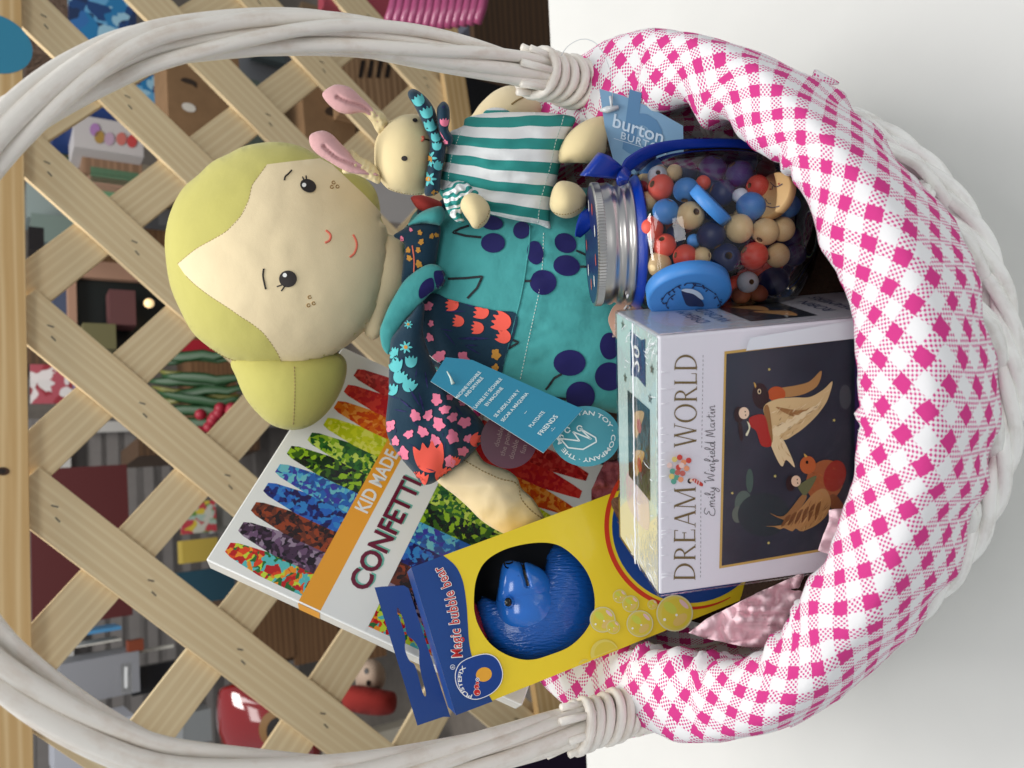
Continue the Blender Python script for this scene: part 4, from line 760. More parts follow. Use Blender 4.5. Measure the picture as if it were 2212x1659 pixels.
artE((1205, 1010), 92, 108, (160, 92, 52), 20); artE((1255, 985), 55, 80, (150, 44, 30), 15); artE((1120, 930), 40, 45, (186, 96, 50)); artE((1116, 916), 7, 9, (20, 14, 14)); art([(1105, 890), (1100, 872), (1118, 886)], (200, 160, 80)); art([(1225, 1090), (1260, 1080), (1305, 1150), (1240, 1150)], (126, 76, 44))
art([(930, 1170), (1000, 1185), (1090, 1080), (1112, 1100), (1040, 1200), (985, 1200)], (150, 108, 66)); art([(912, 1236), (1000, 1226), (1080, 1150), (1150, 1070), (1205, 1050), (1235, 1110), (1215, 1180), (1160, 1232), (1090, 1262), (1060, 1248), (1040, 1262), (1000, 1246), (980, 1252), (950, 1240)], TAN)
for k in range(6): art([(985 + 34 * k, 1238 - 6 * k), (1010 + 33 * k, 1225 - 12 * k), (1035 + 30 * k, 1180 - 14 * k), (1010 + 30 * k, 1190 - 10 * k)], (120, 78, 44))
art([(1075, 1030), (1150, 985), (1160, 1000), (1110, 1080), (1080, 1060)], (104, 108, 72)); artE((1033, 1022), 24, 40, DKB); artE((1060, 1010), 24, 28, (228, 198, 168)); artE((1066, 1002), 3, 4, (30, 20, 20)); artE((1068, 1020), 3, 4, (30, 20, 20))
for c in ((925, 450), (1250, 705), (955, 985), (922, 1320), (740, 1070)):
    t_ = np.linspace(0, 2 * math.pi, 11)[:-1]; art(np.array([c1(ZP, c[0] + (9 if i % 2 == 0 else 4) * math.cos(a_), c[1] + (9 if i % 2 == 0 else 4) * math.sin(a_)) for i, a_ in enumerate(t_)]), (206, 190, 110), False)
rs = random.Random(5)
def barbs(pts, n, ln, ang, cols):
    P = np.array(pts, float); lo, hi = P.min(0), P.max(0); k = 0
    while k < n:
        x, y = rs.uniform(lo[0], hi[0]), rs.uniform(lo[1], hi[1])
        if not pip(P, np.array([x]), np.array([y]))[0]: continue
        a_ = R(ang + rs.uniform(-18, 18)); L2_ = ln * rs.uniform(.5, 1.2); e_ = np.array([math.cos(a_), math.sin(a_)]) * L2_; art(strip(np.array(cv(ZP, [(x - e_[0], y - e_[1]), (x, y + 2), (x + e_[0], y + e_[1])])), rs.uniform(.7, 1.6), .9), cols[k % len(cols)], False); k += 1
barbs([(940, 660), (1130, 600), (1225, 550), (1180, 650), (1100, 735), (1000, 790), (940, 780)], 46, 22, -42, ((238, 220, 182), (176, 134, 84), (204, 172, 120), (130, 92, 54)))
barbs([(950, 810), (985, 800), (1035, 900), (990, 910)], 10, 22, 62, ((186, 148, 96), (240, 224, 186)))
barbs([(990, 1230), (1150, 1080), (1220, 1090), (1200, 1180), (1090, 1250)], 40, 24, -55, ((206, 166, 110), (120, 80, 46), (150, 108, 64), (96, 62, 38)))
barbs([(1130, 960), (1260, 930), (1290, 1030), (1200, 1090), (1130, 1050)], 22, 12, 30, ((190, 112, 60), (120, 46, 32), (150, 70, 44)))
barbs([(860, 550), (910, 545), (915, 620), (870, 630)], 8, 12, 70, ((76, 52, 46), (28, 20, 22)))
barbs([(730, 420), (1330, 330), (1330, 1300), (720, 1400)], 0, 12, 70, ((76, 52, 46),))
art([(1345, 270), (1345, 1330), (1460, 1310), (1460, 270)], (48, 30, 84), False)
serif_text(m, 'DREAM', wht, pf, c1(ZP, 1398, 950), (em * .03, -em * .42), (-em * .5, 0), ly[0] + .0001)
# balloons and small figure in the title
for i, (dx, dy) in enumerate(((0, 0), (-30, 20), (25, -25), (-20, -40), (20, 30), (-45, -10), (5, -50), (-10, 50), (40, 5), (-35, 45), (-5, 25), (15, -10), (50, -35), (-25, 70), (10, 60))):
    artE((465 + dx, 945 + dy - 10), 14, 14, [(200, 70, 60), (90, 160, 140), (226, 150, 110), (216, 196, 120), (190, 100, 90), (230, 200, 190)][i % 6])
artE((520, 1003), 11, 13, DKB); artE((527, 1000), 8, 9, (230, 200, 176)); art([(532, 995), (545, 1010), (580, 1030), (585, 1015), (560, 998), (545, 990)], (190, 60, 50))
for k in range(3): art(np.array(strip(cv(ZP, [(545 + k * 12, 993 + 5 * k), (540 + k * 12, 1012 + 5 * k)]), 1.5)), (235, 225, 215), False)
art([(820, 288), (1340, 200), (1340, 292), (800, 352)], (216, 222, 228), False)
m.link('front_print', puz)
# top and right side prints
TP = Plane(PZ.o - PZ.ey * .0002, PZ.ex, PZ.n); SPn = Plane(PZ.o + PZ.ex * (PW + .0002), PZ.n, PZ.ey); m = M(); ly[0] = .0001; tpf, spf = TP.fix, SPn.fix
topP = lambda s, t, off: PZ.o + PZ.ex * s + PZ.n * t - PZ.ey * (.0003 + off); sidP = lambda s, t, off: PZ.o + PZ.ex * (PW + .0003 + off) + PZ.n * s + PZ.ey * t
def loc(mm, pts, col, P, off, sm_=False, nmx='pz'):
    pts = smooth_loop(pts, 5) if sm_ else pts; stamp(mm, [pts], mat('%s_%d_%d_%d' % (nmx, *col), col, .4), P, off, 1e4, grid=False, sm=False)
loc(m, [(.001, .001), (PW - .001, .001), (PW - .001, PT - .001), (.001, PT - .001)], (206, 226, 220), topP, 0)
loc(m, [(.001, .001), (.045, .001), (.03, .02), (.036, .045), (.02, PT - .001), (.001, PT - .001)], (232, 228, 200), topP, .0001, False); loc(m, [(.03, .015), (.055, .02), (.05, .05), (.028, .05)], (230, 214, 214), topP, .0002, True)
loc(m, [(.048, .012), (.098, .012), (.098, .048), (.048, .048)], (40, 52, 52), topP, .0003)
for c in ((.062, .028), (.084, .028)): loc(m, [(c[0] - .009, c[1] + .006), (c[0], c[1] - .002), (c[0] + .01, c[1] - .008), (c[0] + .006, c[1] + .006), (c[0], c[1] + .009)], (200, 160, 100), topP, .0004, True); loc(m, ell(c, .004, .004, n=12), (176, 60, 36), topP, .0005)
loc(m, [(.108, .018), (.133, .018), (.131, .024), (.133, .042), (.108, .042), (.110, .03)], (40, 54, 110), topP, .0003)
v, f = glyphs('20', .01, 1); m.add([topP(.113 + a_ * .014, .036 - b_ * .014, .0006) for a_, b_ in v], f, wht, smooth=False)
for c in ((.104, .011), (.104, .052), (.120, .008), (.133, .055)):
    t_ = np.linspace(0, 2 * math.pi, 11)[:-1]; loc(m, [(c[0] + (.0032 if i % 2 == 0 else .0013) * math.cos(a_), c[1] + (.0032 if i % 2 == 0 else .0013) * math.sin(a_)) for i, a_ in enumerate(t_)], (120, 110, 90), topP, .0004)
m.link('top_print', puz); m = M()
loc(m, [(.001, .001), (PT - .001, .001), (PT - .001, PH - .001), (.001, PH - .001)], (196, 200, 208), sidP, 0); loc(m, [(.012, .052), (.055, .052), (.055, .088), (.012, .088)], (40, 48, 56), sidP, .0002)
for c in ((.024, .072), (.042, .066)): loc(m, [(c[0] - .009, c[1] + .006), (c[0], c[1] - .002), (c[0] + .01, c[1] - .008), (c[0] + .006, c[1] + .006), (c[0], c[1] + .009)], (196, 150, 96), sidP, .0003, True)
loc(m, [(.018, .012), (.045, .012), (.05, .03), (.02, .032)], (206, 196, 210), sidP, .0001, True)
dk = mat('side_ink', (70, 84, 120), .5)
for s, y, h in (('DREAM', .034, .010), ('WORLD', .045, .010), ('ROBIN', .103, .010), ('DREAMERS', .115, .010), ('puzzle', .126, .007)):
    v, f = glyphs(s, 0, 1); kx = v[:, 0].max() * h; m.add([sidP(PT / 2 - kx / 2 + a_ * h, y - b_ * h, .0004) for a_, b_ in v], f, dk, smooth=False)
m.link('side_print', puz)
film = clear_plastic('shrink_film', .09, (.99, .99, .99), 1.3, (120, .5, (1, 1, 1)), .42)
e = .0011; fm = boxm(PZ.o - (PZ.ex + PZ.ey + PZ.n) * e, PZ.ex, PZ.ey, PZ.n, PW + 2 * e, PH + 2 * e, PT + 2 * e, film); bevel(fm.link('shrink_wrap', puz), .0016)
# gathered film seam over the top with bright crinkles
m = M(); wr = mat('film_crinkle', (240, 242, 246), .15, .8)
for k in range(46):
    s_ = random.choice([random.gauss(.006, .004), random.gauss(PW - .006, .004), random.uniform(.005, PW)]); s_ = min(PW, max(0, s_)); t0 = random.uniform(.0, .012) if random.random() < .6 else random.uniform(.02, .05); L = random.uniform(.003, .011)
    a_ = random.uniform(-.25, .25) + (.9 if s_ < .012 else -.9 if s_ > PW - .012 else 0) * random.random(); c = PZ.o + PZ.ex * s_ + PZ.n * t0 - PZ.ey * (e + .0003); dv = PZ.n * math.cos(a_) + PZ.ex * math.sin(a_); tube(m, [c, c + dv * L * .5 - PZ.ey * .0004, c + dv * L], [.00008, .00022, .00006], wr, 5)
for k in range(22):
    s_ = random.uniform(.0, PW); c = PZ.o + PZ.ex * s_ - PZ.n * (e + .0002) + PZ.ey * .0006; tube(m, [c, c + PZ.ey * random.uniform(.002, .007) + PZ.ex * random.uniform(-.001, .001)], [.00018, .00005], wr, 5)
P = [PZ.o + PZ.ex * s_ + PZ.n * (.034 + .0012 * noise.noise((s_ * 90, 0, 0))) - PZ.ey * (e + .0006 + .0006 * abs(noise.noise((s_ * 200, 3, 0)))) for s_ in np.linspace(0, PW, 80)]; tube(m, P, .0005, wr, 6)
m.link('film_crinkles', puz)

# ================================================================ BUBBLE TOY BOX
bb = np.array([-.1931, .0241, .2662]); bbx = np.array([.9146, .3718, .1587]); bby = np.array([.2845, -.3133, -.906]); BB = Plane(bb, bbx, bby); bf = BB.fix
yel = mat('print_yellow', (236, 208, 38), .38, .45, coat=.15); blu_ = mat('print_blue', (4, 62, 134), .33, .5, coat=.2, bs=(900, .15, .0003, 2)); dkin = mat('box_inside', (16, 22, 34), .8)
bub = thing('bubble_toy_box', 'yellow and blue bubble toy box with a round window and hang tab', 'toy box', loc=(bb + BB.ey * .2))
TLb, TRb = (985, 1545), (888, 1226); BRb, BLb = (1657, 941), (1760, 1232)
win = cv(ZE, [(630, 1110), (648, 920), (715, 765), (835, 665), (1010, 595), (1240, 560), (1420, 585), (1570, 690), (1690, 840), (1750, 1010), (1758, 1180), (1708, 1330), (1620, 1450), (1500, 1545), (1350, 1605), (1200, 1650), (1060, 1648), (900, 1590), (770, 1490), (680, 1350), (640, 1230)]); win = smooth_loop(win, 5)
bt_ = .046; tt = .0005
m = M(); outl = np.array([TLb, TRb, BRb, BLb], float)
v, f = tri([outl, win], 40, 'evenodd', grid=False); F0 = [bf(*x) for x in v]; m.add(F0, f, yel, smooth=False); m.add([x + BB.n * tt for x in F0], [tuple(reversed(x)) for x in f], dkin, smooth=False)
W0 = [bf(*x) for x in win]; nW = len(W0); m.add(W0 + [x + BB.n * tt for x in W0], [(i, (i + 1) % nW, nW + (i + 1) % nW, nW + i) for i in range(nW)], yel, smooth=False)
C4 = [bf(*x) for x in outl]; B4 = [x + BB.n * bt_ for x in C4]
for (i, j), mt in (((0, 1), blu_), ((1, 2), yel), ((2, 3), yel), ((3, 0), yel)): m.add([C4[i], C4[j], B4[j], B4[i]], [(0, 1, 2, 3)], mt, smooth=False)
m.add(B4, [(3, 2, 1, 0)], dkin, smooth=False); m.link('carton', bub)
m = M(); L_ = [.0002]
def bp(P, col, z=None, sm_=False, mt=None, g=1e4):
    P = cv(z, P) if z else P; P = smooth_loop(P, 5) if sm_ else P; L_[0] += .000015; stamp(m, [P], mt or mat('bb_%d_%d_%d' % col, col, .35, .45), bf, L_[0], g, grid=False, sm=False)
hd = smooth_loop([(545, 296), (622, 362), (668, 460), (690, 600), (698, 720), (708, 850), (735, 960), (790, 1090), (852, 1204)], 6, False)
bp([TRb] + [tuple(x) for x in cv(Z3, hd)] + [TLb], None, mt=blu_)
hair = mat('printed_hair', (126, 88, 62), .5, bs=(200, .8, .002)); 
cc_ = c1(Z3, 2075, 112); R1 = zs(Z3, 480); bp(np.array([x for x in ell(cc_, R1, R1, n=60)]), None, mt=blu_)
# only keep what lies on the face: clip by skipping is not needed, the disc stays inside the carton
for k in range(2): 
    t_ = np.radians(np.linspace(95 if k else 60, 245, 60)); P = np.stack([cc_[0] + zs(Z3, 512 + 9 * k) * np.cos(t_), cc_[1] + zs(Z3, 512 + 9 * k) * np.sin(t_)], 1); bp(strip(P, 9 - 4 * k, .8), (206, 56, 30))
bp([(1600, -60), (1640, 90), (1650, 180), (1700, 262), (1790, 290), (1860, 200), (1900, 40), (1880, -60)], None, Z3, True, mt=hair)
for k in range(26):
    x0 = 1605 + k * 10 % 200; y0 = -40 + (k * 37) % 230; bp(np.array(strip(smooth_loop(cv(Z3, [(x0, y0), (x0 + 26, y0 + 22), (x0 + 60, y0 + 26)]), 3, False), 1.2)), ((156, 112, 80), (92, 62, 44))[k % 2])
# printed soap bubbles
for x, y, r in ((1535, 695, 80), (1600, 742, 42), (1640, 550, 42), (1708, 597, 52), (1765, 720, 83), (1842, 601, 30), (1980, 655, 114), (1545, 905, 88), (1425, 985, 46)):
    c = c1(Z3, x, y); r_ = zs(Z3, r)
    if y > 880: 
        P = [a_ for a_ in ell(c, r_, r_, n=50) if ((BB.hit(*a_) - BB.o) @ np.cross(BB.ey, BB.n) * 0 + 1) and (a_[1] < 1545 - (a_[0] - 985) * .4095 - 2)]
        bp(np.array(P), (222, 206, 96)); P2 = [a_ for a_ in ell((c[0] + r_ * .1, c[1]), r_ * .82, r_ * .82, n=50) if a_[1] < 1545 - (a_[0] - 985) * .4095 - 3]; bp(np.array(P2), (216, 196, 62)); continue
    bp(ell(c, r_, r_, n=40), (216, 212, 168)); bp(ell(c, r_ * .93, r_ * .93, n=40), (222, 206, 92)); bp(ell((c[0] + r_ * .08, c[1]), r_ * .8, r_ * .8, n=40), (222, 204, 66))
    bp(ell((c[0] - .25 * r_, c[1] - .3 * r_), r_ * .42, r_ * .25, 40), (206, 214, 80)); bp(ell((c[0] + .3 * r_, c[1] + .35 * r_), r_ * .45, r_ * .25, -40), (226, 196, 110)); bp(ell((c[0] + .5 * r_, c[1] - .5 * r_), r_ * .34, r_ * .12, 45), (232, 196, 196))
    bp(ell((c[0] + .1 * r_, c[1] + .1 * r_), r_ * .07), (250, 250, 240)); bp(ell((c[0] - .55 * r_, c[1] + .35 * r_), r_ * .08), (250, 250, 240))
# badge
bd = smooth_loop([(600, 530), (610, 440), (665, 345), (790, 275), (960, 232), (1070, 252), (1145, 320), (1190, 430), (1195, 520), (1165, 615), (1095, 700), (1000, 760), (870, 802), (755, 780), (675, 715), (620, 625)], 5)
bp(cv(ZL, bd), (236, 236, 240)); cb = bd.mean(0); bp(cv(ZL, cb + (bd - cb) * .965), (6, 58, 136))
redp = mat('print_red', (196, 36, 34), .35)
L_[0] += .00003; pth = smooth_loop(cv(ZL, [(822, 745), (745, 712), (700, 640), (684, 560), (694, 475), (742, 395)]), 6, False); text_path(m, 'PUSTEFIX', wht, bf, pth, zs(ZL, 70), L_[0], .02, fit=np.linalg.norm(np.diff(pth, axis=0), axis=1).sum() * .98)
bp(ell(c1(ZL, 960, 490), zs(ZL, 100), zs(ZL, 88), -20), (230, 166, 50))
for x, y, r in ((875, 712, 44), (870, 642, 32), (880, 596, 22)): bp(ell(c1(ZL, x, y), zs(ZL, r)), (236, 220, 214)); bp(ell(c1(ZL, x, y), zs(ZL, r * .88)), (200, 34, 32)); bp(ell(c1(ZL, x + r * .2, y + r * .3), zs(ZL, r * .3), zs(ZL, r * .15)), (240, 190, 180))
bp(ell(c1(ZL, 881, 553), zs(ZL, 25)), (236, 236, 240)); bp(ell(c1(ZL, 881, 553), zs(ZL, 17)), (40, 70, 150)); bp(ell(c1(ZL, 881, 553), zs(ZL, 8)), (236, 236, 240))
bp(strip(ell(c1(ZL, 572, 398), zs(ZL, 28), n=24), 1.4), (210, 216, 232)); L_[0] += .00002; text(m, 'R', wht, bf, c1(ZL, 588, 412), (0, -zs(ZL, 42)), (-zs(ZL, 42), 0), L_[0], .01)
pth = smooth_loop(cv(Z3, [(661, 930), (654, 830), (644, 720), (628, 610), (604, 510), (570, 430), (528, 356)]), 6, False); ft = np.linalg.norm(np.diff(pth, axis=0), axis=1).sum()
L_[0] += .00003; text_path(m, 'Magic bubble bear', wht, bf, pth, zs(Z3, 92), L_[0], .055, fit=ft, spacing=1.12); L_[0] += .00004; text_path(m, 'Magic bubble bear', redp, bf, pth, zs(Z3, 92), L_[0] + .00003, .012, fit=ft * .99, start=ft * .004, spacing=1.12)
m.link('front_print', bub)
# hang tab on the rear panel
tp_ = BB.back(bt_); slot = smooth_loop(cv(Z3, [(262, 620), (280, 650), (305, 720), (322, 790), (362, 826), (394, 880), (396, 960), (412, 1050), (438, 1150), (430, 1172), (412, 1130), (372, 985), (335, 950), (308, 880), (308, 800), (282, 712), (258, 645)]), 4)
tabp = cv(Z3, [(118, 495), (165, 489), (300, 482), (330, 500), (590, 1300), (545, 1300), (385, 1354)])
m = M(); v, f = tri([tabp, slot], 30, 'evenodd', grid=False); A_ = [tp_.hit(*x) for x in v]; m.add(A_, f, blu_, smooth=False); m.add([x + BB.n * .0006 for x in A_], [tuple(reversed(x)) for x in f], blu_, smooth=False)
edg = mat('cut_card_edge', (150, 156, 160), .7)
for lp, mt in ((slot, edg), (np.array(tabp), blu_)):
    Q = [tp_.hit(*x) for x in lp]; nq = len(Q); m.add(Q + [x + BB.n * .0006 for x in Q], [(i, (i + 1) % nq, nq + (i + 1) % nq, nq + i) for i in range(nq)], mt, smooth=False)
m.link('hang_tab', bub)
# the blue bear bottle in the window
bear = thing('bear_bottle', 'glossy blue plastic bear behind the round window of the yellow box', 'toy bear', loc=BB.hit(*c1(ZE, 1300, 1100)) + BB.n * .02)
bearm = mat('blue_plastic', (38, 112, 206), .16, .6, coat=.3)
bearf, tb_, bb_ = nm('blue_plastic_fur'); bb_.inputs['Base Color'].default_value = (*lin((26, 90, 176)), 1); bb_.inputs['Roughness'].default_value = .18; bb_.inputs['Coat Weight'].default_value = .3
tc = N(tb_, 'ShaderNodeTexCoord'); mp = N(tb_, 'ShaderNodeMapping'); mp.inputs['Scale'].default_value = (1, .35, 1); tb_.links.new(tc.outputs['UV'], mp.inputs[0])
nz = N(tb_, 'ShaderNodeTexNoise'); nz.inputs['Scale'].default_value = 900; nz.inputs['Detail'].default_value = 2; mp.inputs['Scale'].default_value = (.85, .16, 1); mp.inputs['Rotation'].default_value = (0, 0, R(18)); tb_.links.new(mp.outputs[0], nz.inputs['Vector'])
bpn = N(tb_, 'ShaderNodeBump'); bpn.inputs['Strength'].default_value = .75; bpn.inputs['Distance'].default_value = .0018; tb_.links.new(nz.outputs[0], bpn.inputs['Height']); tb_.links.new(bpn.outputs[0], bb_.inputs['Normal'])
BD = lambda p, q: float((BB.hit(p, q) - CAM) @ FW)
m = M(); pillow(m, cv(ZE, [(1330, 640), (1420, 560), (1600, 600), (1800, 800), (1840, 1100), (1780, 1400), (1560, 1640), (1250, 1720), (1000, 1700), (800, 1560), (700, 1400), (640, 1200), (700, 1060), (860, 1100), (1000, 1000), (1240, 900)]), lambda p, q: BD(p, q) + .026, .021, .012, bearf, 46); m.link('body', bear)
m = M(); pillow(m, cv(ZE, [(855, 1330), (830, 1180), (850, 1020), (930, 920), (1060, 880), (1220, 880), (1370, 940), (1470, 1070), (1480, 1220), (1400, 1360), (1240, 1440), (1040, 1440), (920, 1400)]), lambda p, q: BD(p, q) + .020, .0175, .01, bearm, 50)
pillow(m, cv(ZE, [(850, 1150), (862, 960), (900, 820), (1000, 790), (1150, 790), (1290, 870), (1400, 1000), (1400, 1200), (1200, 1300), (950, 1280)]), lambda p, q: BD(p, q) + .017, .0125, .01, bearm, 44)
pillow(m, cv(ZE, [(850, 1100), (862, 940), (882, 810), (905, 748), (960, 726), (1040, 736), (1085, 752), (1120, 740), (1180, 762), (1260, 802), (1325, 880), (1360, 1000), (1300, 1100), (1100, 1150), (930, 1140)]), lambda p, q: BD(p, q) + .0135, .0110, .02, bearm, 56, ex=.45,
    wr=lambda p, q: -.0022 * math.exp(-((((p * KK - 1600) * 2.37 - (1075 + ((q * KK - 1900) * 2.37 - 745) * .27)) / 24) ** 2)) * (1 if (q * KK - 1900) * 2.37 < 985 else 0))
m.link('head', bear); bvb = on_bvh(m.bvh(), .45)
m = M(); pillow(m, ell(c1(ZE, 955, 1118), zs(ZE, 52), zs(ZE, 58), n=16), lambda p, q: BD(p, q) + .0035, .0022, .004, bearm, 24, smooth=False); pillow(m, ell(c1(ZE, 950, 1116), zs(ZE, 36), zs(ZE, 44), n=16), lambda p, q: BD(p, q) + .0012, .0018, .002, mat('black_gloss', (12, 12, 14), .08, .6), 20, smooth=False); m.link('eye', bear)
blk = mat('black_paint', (10, 12, 20), .25, .5); m = M(); stamp(m, [strip(smooth_loop(cv(ZE, [(1080, 745), (1094, 800), (1104, 850), (1122, 910), (1136, 965)]), 4, False), zs(ZE, 34))], blk, bvb, .0004, 5)
stamp(m, [strip(smooth_loop(cv(ZE, [(918, 748), (922, 780), (942, 800), (955, 795)]), 4, False), zs(ZE, 12)), strip(smooth_loop(cv(ZE, [(930, 758), (960, 760), (992, 748)]), 4, False), zs(ZE, 14))], blk, bvb, .0004, 5); m.link('mouth', bear)
m = M(); pillow(m, cv(ZE, [(560, 1040), (636, 1100), (690, 1240), (745, 1400), (770, 1500), (700, 1560), (600, 1500), (540, 1300)]), lambda p, q: BD(p, q) + .02, .01, .01, mat('red_plastic', (150, 26, 26), .25), 24); m.link('cap', bear)

# ================================================================ RAG DOLL
skin = fabric('doll_cream_cloth', (224, 206, 168), .25); hairm = fabric('doll_yellow_cloth', (184, 177, 98), .25); teal = fabric('teal_cotton', (66, 148, 148), .6); navy = fabric('navy_cotton', (22, 50, 68), .5)
brt = mat('seam_thread', (150, 128, 84), .9); coral = mat('coral_thread', (224, 112, 90), .8); dbr = mat('dark_thread', (36, 28, 26), .7); frk = mat('tan_thread', (160, 126, 76), .8); wth = mat('white_thread', (196, 214, 208), .8)
doll = thing('rag_doll', 'blond rag doll in a teal cherry dress leaning back in the basket', 'rag doll', loc=un(1300, 640, .52))
dd = lambda p, q: .545 - (p - 600) * .00002
m = M(); sil = cv(Z5, [(62, 600), (75, 480), (110, 380), (160, 300), (230, 240), (300, 175), (380, 135), (450, 100), (540, 80), (640, 75), (740, 95), (830, 140), (920, 180), (1020, 220), (1110, 300), (1140, 380), (1150, 460), (1178, 530), (1188, 640), (1178, 740), (1160, 820), (1122, 930), (1060, 1020), (980, 1092), (890, 1150), (800, 1185), (700, 1205), (600, 1205), (480, 1192), (380, 1165), (290, 1110), (200, 1030), (130, 900), (85, 780)])
pillow(m, sil, dd, .058, .05, hairm, 70, wr=lambda p, q: .0006 * noise.noise((p / 40, q / 40, 1))); hp = on_bvh(m.bvh(), .5); hl_ = m.link('hair', doll)
face = cv(Z5, [(135, 688), (180, 650), (230, 612), (320, 562), (380, 525), (450, 450), (488, 372), (505, 300), (540, 250), (580, 195), (700, 180), (840, 165), (905, 200), (980, 270), (1060, 345), (1135, 425), (1160, 480), (1176, 540), (1186, 640), (1176, 740), (1158, 820), (1120, 930), (1058, 1020), (978, 1090), (888, 1148), (790, 1182), (720, 1188), (652, 1186), (636, 1140), (600, 1082), (555, 1025), (500, 982), (450, 950), (400, 915), (300, 850), (220, 790), (170, 740)])
m = M(); stamp(m, [np.array(face)], skin, hp, .0012, 11); fp = on_bvh(m.bvh(), .48); m.link('face', doll)
m = M(); edge1 = face[:15] + []; up_ = resample(np.array(face[28:] + face[:10]), 3, False)
stitches(m, smooth_loop(face[27:] , 4, False), hp, .00028, brt, 5, 2.5, .0011); stitches(m, smooth_loop(face[:10], 4, False), hp, .00028, brt, 5, 2.5, .0011)
stitches(m, smooth_loop(cv(Z5, [(290, 1108), (380, 1160), (480, 1186), (600, 1200), (640, 1190)]), 4, False), hp, .00028, brt, 5, 2.5, .0004); m.link('seam', doll)
m = M()
for x, y, rx, ry, ro in ((783, 298, 41, 32, 25), (682, 763, 44, 42, 0)):
    m = M(); stamp(m, [ell(c1(Z5, x, y), zs(Z5, rx), zs(Z5, ry), ro)], dbr, fp, .0006, 4)
    stamp(m, [ell(c1(Z5, *((763, 297) if x > 700 else (668, 744))), zs(Z5, 10.5))], wht, fp, .0011, 3)
    for P in (([(762, 270), (755, 252)], [(775, 266), (772, 246)]) if x > 700 else ([(655, 792), (626, 802)], [(665, 800), (648, 824)])): thread(m, cv(Z5, P), fp, .00045, dbr)
    m.link('eye', doll)
for P in ([(664, 268), (668, 250), (684, 236), (700, 218)], [(560, 712), (556, 745), (562, 780), (570, 815)]): m = M(); thread(m, smooth_loop(cv(Z5, P), 4, False), fp, .00055, dbr); m.link('eyebrow', doll)
m = M()
for P in ([(872, 520), (890, 535), (896, 552), (888, 572), (868, 582)], [(1008, 542), (1022, 570), (1026, 600), (1014, 635), (992, 654)]): m = M(); thread(m, smooth_loop(cv(Z5, P), 5, False), fp, .0007, coral); m.link('nose' if P[0][0] < 900 else 'mouth', doll)
m = M()
for x, y in ((910, 280), (902, 302), (930, 300), (790, 855), (810, 886), (784, 896)): thread(m, ell(c1(Z5, x, y), zs(Z5, 8), n=9), fp, .00035, frk)
m.link('freckles', doll)
m = M(); pillow(m, cv(Z5, [(400, 1170), (422, 1260), (466, 1360), (530, 1440), (600, 1497), (690, 1522), (770, 1512), (842, 1470), (905, 1400), (955, 1310), (976, 1230), (970, 1170), (920, 1130), (780, 1110), (560, 1110)]), lambda p, q: .548, .032, .025, hairm, 50); bnp = on_bvh(m.bvh(), .53); bun = m.link('hair_bun', doll)
m = M(); stitches(m, smooth_loop(cv(Z5, [(713, 1205), (716, 1290), (714, 1390), (708, 1500)]), 5, False), bnp, .00035, brt, 5, 2.5); m.link('seam', bun)
m = M(); pillow(m, cv(Z5, [(1060, 560), (1240, 560), (1280, 700), (1260, 820), (1200, 900), (1140, 1052), (1075, 1050), (1040, 900)]), lambda p, q: .54, .02, .02, skin, 30); m.link('neck', doll)
# dress body
def td(p, q): return .528 - (p - 1100) * .00007
m = M(); tors = [(838, 700), (850, 650), (872, 610), (868, 560), (874, 512), (884, 478), (905, 452), (960, 436), (1050, 425), (1150, 415), (1300, 405), (1420, 430), (1470, 640), (1440, 880), (1338, 893), (1290, 885), (1235, 900), (1150, 880), (1080, 850), (990, 820), (925, 790), (870, 750)]
gz = lambda p, q: sum(.0010 * math.exp(-((p - a_ - 30 * math.sin(q / 60)) / 26) ** 2) for a_ in ()) + .0022 * noise.noise((p / 60, q / 28, 3)) * (1 if p > 1150 else .4) + .0012 * noise.noise((p / 25, q / 12, 9)) * math.exp(-((p - 1165) / 60) ** 2)
pillow(m, tors, td, .034, .03, teal, 84, wr=gz); tp = on_bvh(m.bvh(), .5); dress = m.link('dress', doll)
chm = fabric('navy_print', (28, 26, 84), .1); lnm = mat('black_print_line', (22, 26, 34), .8)
m = M(); L2 = .0004
for x, y, rx, ry, ro in ((965, 285, 100, 62, 10), (978, 460, 105, 86, 0), (1225, 350, 72, 76, 20), (1345, 545, 72, 104, -8), (1415, 800, 116, 108, 0), (1608, 462, 100, 84, 30), (1618, 658, 116, 90, 10), (545, 800, 82, 102, -10), (1645, 1500, 140, 112, 0), (1990, 1355, 84, 116, 0), (1975, 1600, 100, 100, 0)):
    if x == 545: continue
    stamp(m, [ell(c1(ZC, x, y), zs(ZC, rx), zs(ZC, ry), ro, 26)], chm, tp, .0006, 9)
for x, y, r in ((1335, 690, 86), (1505, 575, 84)): stamp(m, [ell(c1(Z6, x, y), zs(Z6, r))], chm, tp, .0006, 9)
for P in ([(770, 310), (690, 335), (628, 368), (740, 398), (875, 412)], [(1700, 525), (1785, 565)], [(1735, 664), (1800, 668)], [(1250, 788), (1310, 792)], [(1130, 1290), (1200, 1322), (1110, 1378)], [(585, 770), (740, 765), (885, 750), (840, 850), (755, 940)]): stamp(m, [strip(resample(cv(ZC, P), 3, False), 5)], lnm, tp, .0006, 8)
for P in ([(1225, 560), (1180, 585), (1130, 655)], [(1180, 700), (1250, 708)]): stamp(m, [strip(resample(cv(Z6, P), 3, False), 5)], lnm, tp, .0007, 8)
m.link('cherry_print', dress)
m = M(); stitches(m, smooth_loop(cv(ZC, [(1418, 370), (1412, 560), (1398, 760), (1365, 950), (1320, 1150), (1270, 1380), (1235, 1548), (1215, 1640)]), 5, False), tp, .0003, wth, 5, 3); m.link('waist_stitching', dress)
